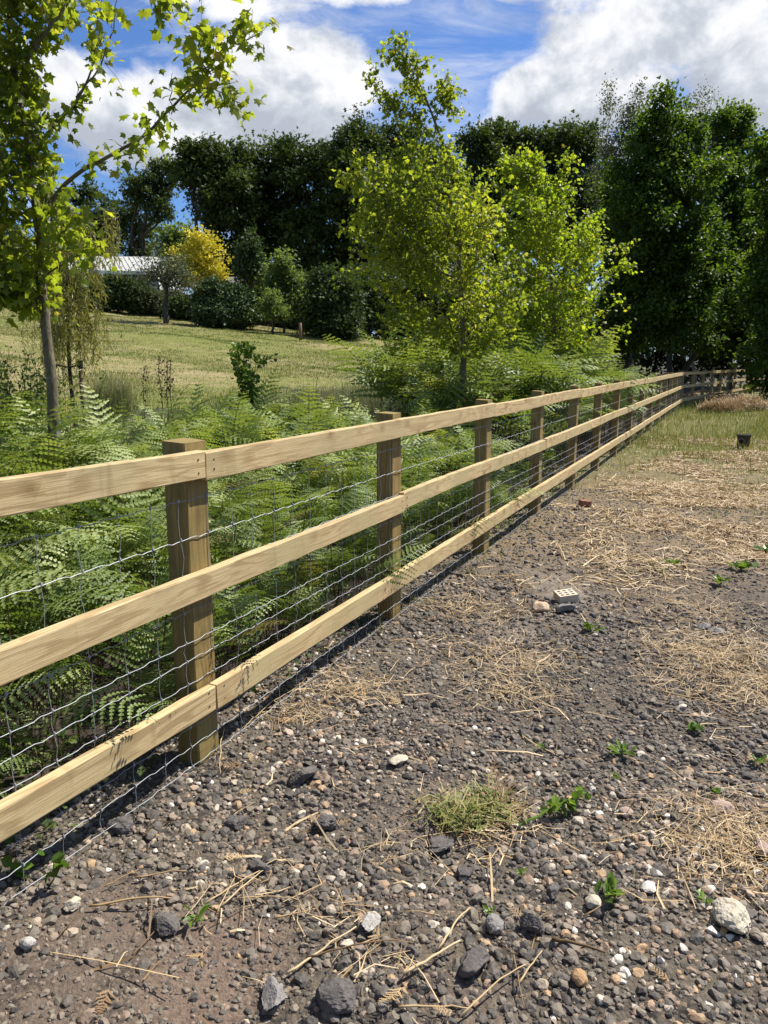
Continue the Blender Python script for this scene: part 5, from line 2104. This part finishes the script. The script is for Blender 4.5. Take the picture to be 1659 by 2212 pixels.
def bricks():
    # cream perforated brick lying on its bed, holes showing
    c = rest(gp(1222, 1312))
    L, W, Hh = .125, .100, .050
    nx, ny = 3, 3
    bm = bmesh.new()
    xs = np.linspace(-L / 2, L / 2, nx * 2 + 2)
    # cells alternate rib / hole; holes are square bored recesses
    rib = .014
    hx = (L - rib * (nx + 1)) / nx
    hy = (W - rib * (ny + 1)) / ny
    X = [-L / 2]
    for i in range(nx):
        X += [X[-1] + rib, X[-1] + rib + hx]
    X.append(L / 2)
    Yv = [-W / 2]
    for i in range(ny):
        Yv += [Yv[-1] + rib, Yv[-1] + rib + hy]
    Yv.append(W / 2)
    top = {}

    def v(i, j, z):
        k = (i, j, z)
        if k not in top:
            top[k] = bm.verts.new((X[i], Yv[j], z))
        return top[k]
    for i in range(len(X) - 1):
        for j in range(len(Yv) - 1):
            q = [(i, j), (i + 1, j), (i + 1, j + 1), (i, j + 1)]
            if i % 2 == 1 and j % 2 == 1:
                zl = Hh - .038
                for a, b in zip(q, q[1:] + q[:1]):
                    bm.faces.new([v(*b, Hh), v(*a, Hh), v(*a, zl), v(*b, zl)])
                bm.faces.new([v(*k, zl) for k in q])
            else:
                bm.faces.new([v(*k, Hh) for k in q])
    n, m = len(X) - 1, len(Yv) - 1
    ring = [(i, 0) for i in range(n)] + [(n, j) for j in range(m)] + [(i, m) for i in range(n, 0, -1)] + [(0, j) for j in range(m, 0, -1)]
    for a, b in zip(ring, ring[1:] + ring[:1]):
        bm.faces.new([v(*a, 0), v(*b, 0), v(*b, Hh), v(*a, Hh)])
    bm.normal_update()
    me = bpy.data.meshes.new('perforated_brick')
    bm.to_mesh(me)
    bm.free()
    me.materials.append(M['cream'])
    o = bpy.data.objects.new('perforated_brick', me)
    COL.objects.link(o)
    o.location = c + (0, .02, .018)
    o.rotation_euler = (R(7), R(-4), R(12))
    tag(o, 'cream perforated brick showing rows of square holes on the track', 'brick')

    c = rest(gp(1262, 1104))
    g = Geo()
    bm = bmesh.new()
    bmesh.ops.create_cube(bm, size=1)
    bmesh.ops.scale(bm, vec=(.115, .09, .060), verts=bm.verts)
    bmesh.ops.bevel(bm, geom=bm.edges[:], offset=.006, segments=2, affect='EDGES')
    bmesh.ops.subdivide_edges(bm, edges=bm.edges[:], cuts=2, use_grid_fill=True)
    rg = np.random.default_rng(9)
    for vv in bm.verts:
        vv.co += Vector(rg.normal(0, .0015, 3))
    me = bpy.data.meshes.new('red_brick')
    bm.to_mesh(me)
    bm.free()
    me.materials.append(M['redbrick'])
    o = bpy.data.objects.new('red_brick', me)
    COL.objects.link(o)
    o.location = c + (0, 0, .036)
    o.rotation_euler = (R(4), R(2), R(8))
    tag(o, 'red brick lying on the track near the fence foot', 'brick')


bricks()


def box():
    c = rest(gp(1604, 974))
    t = thing('plastic_box', 'small black plastic box with a round opening standing in the grass', 'box', c)
    a = R(-28)
    Rm = np.array(Matrix.Rotation(a, 3, 'Z'))

    def P(x, y, z):
        return c + Rm @ np.array((x, y, z))
    w, dp, h = .215, .17, .185
    bm = bmesh.new()
    bmesh.ops.create_cube(bm, size=1)
    bmesh.ops.scale(bm, vec=(w, dp, h), verts=bm.verts)
    for vv in bm.verts:
        if vv.co.z < 0:
            vv.co.x *= .93
            vv.co.y *= .93
    bmesh.ops.bevel(bm, geom=bm.edges[:], offset=.012, segments=2, affect='EDGES')
    bmesh.ops.transform(bm, matrix=Matrix.Translation((0, 0, h / 2 + .045)), verts=bm.verts)
    for sx in (-1, 1):      # feet
        for sy in (-1, 1):
            bmesh.ops.create_cone(bm, segments=10, radius1=.012, radius2=.018, depth=.055, cap_ends=True, matrix=Matrix.Translation((sx * .08, sy * .06, .025)))

    def put(bm, name, m, par):
        bmesh.ops.rotate(bm, cent=(0, 0, 0), matrix=Matrix.Rotation(a, 3, 'Z'), verts=bm.verts)
        me = bpy.data.meshes.new(name)
        bm.to_mesh(me)
        bm.free()
        me.materials.append(m)
        o = bpy.data.objects.new(name, me)
        COL.objects.link(o)
        o.parent = par
        return o
    put(bm, 'body', M['plastic'], t)
    bm = bmesh.new()
    bmesh.ops.create_cube(bm, size=1)
    bmesh.ops.scale(bm, vec=(w + .03, dp + .03, .022), verts=bm.verts)
    bmesh.ops.bevel(bm, geom=bm.edges[:], offset=.007, segments=2, affect='EDGES')
    bmesh.ops.transform(bm, matrix=Matrix.Translation((0, 0, h + .056)), verts=bm.verts)
    put(bm, 'lid', M['plastic'], t)
    g = Geo()
    k = 24
    ang = np.linspace(0, 2 * PI, k + 1)
    g.tube(np.stack([-.035 + .052 * np.cos(ang), np.full(k + 1, -dp / 2 - .002), .135 + .052 * np.sin(ang)], -1) @ Rm.T, .009, 6)
    o = build('ring', g, M['ring'], None, smooth=True)
    o.parent = t
    g = Geo()
    V = np.vstack([[(-.035, -dp / 2 - .003, .135)], np.stack([-.035 + .048 * np.cos(ang[:-1]), np.full(k, -dp / 2 - .003), .135 + .048 * np.sin(ang[:-1])], -1)]) @ Rm.T
    g.add(V, [np.array([(0, 1 + i, 1 + (i + 1) % k) for i in range(k)])])
    o = build('opening', g, M['hole_shade'], None)  # flat near-black disc, the shade inside the hole painted as colour
    o.parent = t
    g = Geo()
    g.tube(np.array([(-.07, .0, h + .06), (-.07, .0, h + .15)]) @ Rm.T, .006, 6)
    o = build('peg', g, M['plastic'], None)
    o.parent = t


box()


def heaps():
    rg = np.random.default_rng(81)
    for i, (px, py, d, w, h, lab) in enumerate([(1600, 890, 22.5, 1.15, .36, 'larger heap of dry cut grass in front of the shaded far fence'), (1555, 893, 22.8, .75, .24, 'smaller heap of dry cut grass left of the larger heap')]):
        c = gp(px, py)
        c[2] = .02
        t = thing('grass_heap', lab, 'heap', c)
        V, F = ico(4)
        n = fbm(V[:, 0] * 2.5 + i * 7, V[:, 1] * 2.5 + V[:, 2], 33 + i, 4) - .5
        V = V * (1 + n * .5)[:, None] * np.array((w * .85, w * .55, h))
        V[:, 2] = np.maximum(V[:, 2], -.05)
        g = Geo().add(V + c, [F], .22)
        N = 3600
        dv = norm(rg.normal(0, 1, (N, 3)))
        dv[:, 2] = np.abs(dv[:, 2])
        P = c + dv * np.array((w * .85, w * .55, h)) * rg.uniform(.9, 1.1, (N, 1))
        strips(g, P, rg.uniform(0, 2 * PI, N), rg.uniform(.10, .32, N), rg.uniform(.008, .016, N), rg.beta(2.4, 1.2, N), rg, .015, .25, .9)
        build('cuttings', g, M['dry'], t, origin=c)
    # dark brush pile in the bend
    c = np.array(gp(1525, 868))
    c[2] = .02
    g = Geo()
    for k in range(150):
        p = c + np.array((rg.normal(0, .55), rg.normal(0, .9), abs(rg.normal(0, .14))))
        a = rg.uniform(0, PI)
        l = rg.uniform(.2, .7)
        dv = np.array((math.cos(a), math.sin(a), rg.normal(0, .18))) * l
        g.tube(wander(p - dv, p + dv, 5, .15, rg), rg.uniform(.006, .022), 5, rg.uniform(0, .5))
    tag(build('brush_pile', g, M['dry'], None, origin=c), 'dark pile of sticks and brash against the bend of the fence', 'brush pile')


heaps()


def stalks():
    rg = np.random.default_rng(91)
    cA = lambda x, y: ((x * .5787) / 1.1573, (1700 + y * .5787) / 1.1573)
    cB = lambda x, y: ((960 + x * .5787) / 1.1573, (1700 + y * .5787) / 1.1573)
    S = [
        (cA(885, 1000), cA(1165, 840), .0050, .75, 'left pale straw of the crossed bundle below the fence rail'),
        (cA(955, 1012), cA(1152, 852), .0045, .85, 'right pale straw of the crossed bundle below the fence rail'),
        (cA(945, 1042), cA(1015, 895), .0035, .70, 'short straw crossing the bundle of pale straws'),
        (cA(392, 1042), cA(742, 996), .0062, .52, 'thick tan broken stalk at the lower left'),
        (cA(590, 905), cA(806, 880), .0048, .50, 'tan stalk above the thick broken one'),
        (cA(1030, 986), cA(1288, 995), .0038, .72, 'level pale straw right of the crossed bundle'),
        (cA(1192, 1070), cA(1362, 1036), .0042, .62, 'pale straw below the level one'),
        (cA(455, 952), cA(600, 880), .0036, .40, 'thin pinkish stalk left of the tan ones'),
        (cA(1240, 1302), cA(1538, 1122), .0060, .88, 'long pale split stalk at the bottom middle'),
        (cA(1310, 1246), cA(1720, 1176), .0046, .16, 'dark brown twig crossing the long pale stalk'),
        (cA(968, 270), cA(955, 462), .0040, .80, 'straw leaning at the foot of the nearest post'),
        (cA(1098, 216), cA(1272, 88), .0036, .72, 'pale straw under the bottom wire beyond the nearest post'),
        (cA(575, 1242), cA(668, 1140), .0042, .12, 'short dark stick on the brown soil patch'),
        (cB(85, 1312), cB(326, 1184), .0078, .88, 'thickest pale cut stalk at the bottom centre'),
        (cB(235, 1212), cB(370, 1030), .0060, .80, 'pale stalk standing up behind the thickest one'),
        (cB(330, 1480), cB(610, 1268), .0046, .72, 'long pale twig running to the bottom edge'),
        (cB(580, 1330), cB(680, 1208), .0050, .70, 'split end of pale stalk above the bottom twig'),
        (cB(560, 1222), cB(606, 1442), .0042, .22, 'dark thin twig crossing the bottom pale twig'),
        (cB(860, 1066), cB(1042, 968), .0042, .30, 'grey brown twig above the dark bark strip'),
        (cB(722, 1162), cB(952, 1238), .0085, .10, 'dark strip of bark among pale gravel'),
        (cB(60, 1446), cB(368, 1440), .0050, .66, 'straw lying level along the bottom edge'),
        (cB(1180, 60), cB(1545, 182), .0055, .66, 'long straw on the dark gravel at the right'),
        ((1114, 1402), (1128, 1446), .0060, .62, 'curved dry stalk in the middle of the track'),
        ((1096, 1338), (1160, 1318), .0060, .10, 'dark stick resting on the broken buff brick'),
    ]
    for i, (p, q, r, t, lab) in enumerate(S):
        a, b = rest(gp(*p)), rest(gp(*q))
        a[2] += .012 + r
        b[2] += .016 + r
        P = wander(a, b, 9, .10, rg, .03)
        P[:, 2] = np.maximum(P[:, 2], track_z(P[:, 0], P[:, 1]) + .010 + r * .6)
        g = Geo()
        g.tube(P, np.linspace(r, r * .55, 9) * .62, 6, tint=t + np.zeros(9 * 6 + 2))
        c = (a + b) / 2
        tag(build('dry_stalk', g, M['dry'], None, smooth=True, origin=c), lab, 'stalk', 'loose stalks and sticks on the gravel')


stalks()


def weeds():
    rg = np.random.default_rng(95)

    def weed(c, r, n, h, name, lab, m='weed', grp='small weeds in the gravel'):
        g = Geo()
        a = rg.uniform(0, 2 * PI, n)
        P = c + np.column_stack([rg.normal(0, r * .25, n), rg.normal(0, r * .25, n), np.full(n, .006)])
        ax = np.column_stack([np.cos(a), np.sin(a), rg.uniform(.15, 1.1, n) * h])
        nn = rg.normal(0, .25, (n, 3))
        nn[:, 2] += 1
        g.inst(LO[0], [LO[1]], frames(ax, nn, r * rg.uniform(.45, 1.05, n)) * np.array((.55, 1, 1))[None, None, :], P, rg.random(n))
        return tag(build(name, g, M[m], None, origin=c), lab, 'weed', grp)
    W = [
        (1345, 1638, .055, 22, 'brightest green weed on the dark gravel right of centre'),
        (1312, 1958, .060, 16, 'pale green upright weed tuft below the pulled grass'),
        (1500, 1580, .050, 22, 'green weed tuft near the right edge of the gravel'),
        (1330, 1690, .030, 12, 'small weed just below the brightest one'),
        (1170, 1612, .032, 12, 'small weed left of the brightest one'),
        (1545, 1720, .030, 12, 'bright weed above the flat pinkish stone'),
        (1636, 1650, .040, 14, 'spreading weed by the right edge'),
        (1066, 2005, .036, 8, 'single pale weed left of the craggy black lump') if False else (1060, 1990, .036, 8, 'single pale weed above the brownish grey lump'),
        (430, 2005, .050, 10, 'dark green torn leaf cluster among the straws'),
        (1520, 1960, .032, 9, 'small weed beside the cream limestone lump'),
        (1600, 1250, .10, 30, 'leafy green weed at the edge of the cuttings on the right'),
        (1275, 1372, .08, 16, 'upright weed right of the perforated brick'),
        (1550, 1280, .08, 20, 'low bright weed left of the leafy green one'),
        (1450, 1235, .07, 16, 'low bright weed in the middle of the cuttings'),
        (1660, 1200, .12, 26, 'tall leafy weed cut by the right edge'),
        (1120, 1900, .026, 8, 'tiny weed below the pulled grass'),
        (225, 1700, .05, 12, 'green weed leaves behind the bottom wire'),
    ]
    for (px, py, r, n, lab) in W:
        weed(rest(gp(px, py)) + (0, 0, .012), r, n, 1.0, 'weed', lab)
    # pulled clump of grass with a dead fern frond and a green stem
    c = rest(gp(1030, 1770)) + (0, 0, .015)
    g = Geo()
    n = 260
    kc = np.array([(-.10, .03), (-.03, -.03), (.05, .02), (.02, .06), (-.07, -.05)])[rg.integers(0, 5, n)]
    P = c + np.column_stack([kc[:, 0] + rg.normal(0, .038, n), kc[:, 1] + rg.normal(0, .028, n), np.zeros(n)])
    strips(g, P + np.column_stack([np.zeros((n, 2)), np.abs(rg.normal(0, .025, n))]), rg.uniform(0, PI, n), rg.uniform(.05, .16, n), rg.uniform(.002, .006, n), rg.beta(2.2, 1.5, n), rg, .012, .35, .25)
    blades(g, P[:90], rg.uniform(.02, .08, 90), rg.uniform(.003, .006, 90), rg.beta(1.6, 1.6, 90), rg, 1.2)
    tag(build('pulled_grass', g, M['grass'], None, origin=c), 'pulled clump of half green grass lying on the gravel', 'grass clump')
    c = rest(gp(1095, 1765)) + (0, 0, .02)
    V, F, Tt = frond(.03, .26, 12, 9, rg, .8, 3)
    V = V[:, [2, 1, 0]]
    Rm = np.array(Matrix.Rotation(R(95), 3, 'Z') @ Matrix.Rotation(R(-8), 3, 'X'))
    g = Geo().add(V @ Rm.T + c - (0, .10, 0), F, .28)
    tag(build('dead_frond', g, M['dry'], None, origin=c), 'dead brown bracken frond lying on the pulled grass', 'fern frond')
    a, b = rest(gp(1120, 1800)) + (0, 0, .02), rest(gp(1265, 1740)) + (0, 0, .05)
    g = Geo()
    P = wander(a, b, 10, .1, rg, .06)
    g.tube(P, np.linspace(.005, .003, 10), 6, .6)
    k = 34
    u = .35 + .65 * rg.random(k)
    L = np.stack([np.interp(u * 9, np.arange(10), P[:, cc]) for cc in range(3)], -1)
    add_leaves(g, L, rg.uniform(.025, .055, k), rg.random(k), rg, LN if False else LO, None, .2)
    tag(build('pulled_weed', g, M['weed'], None, origin=(a + b) / 2), 'pulled green weed stem with leaves right of the dead frond', 'weed')


weeds()
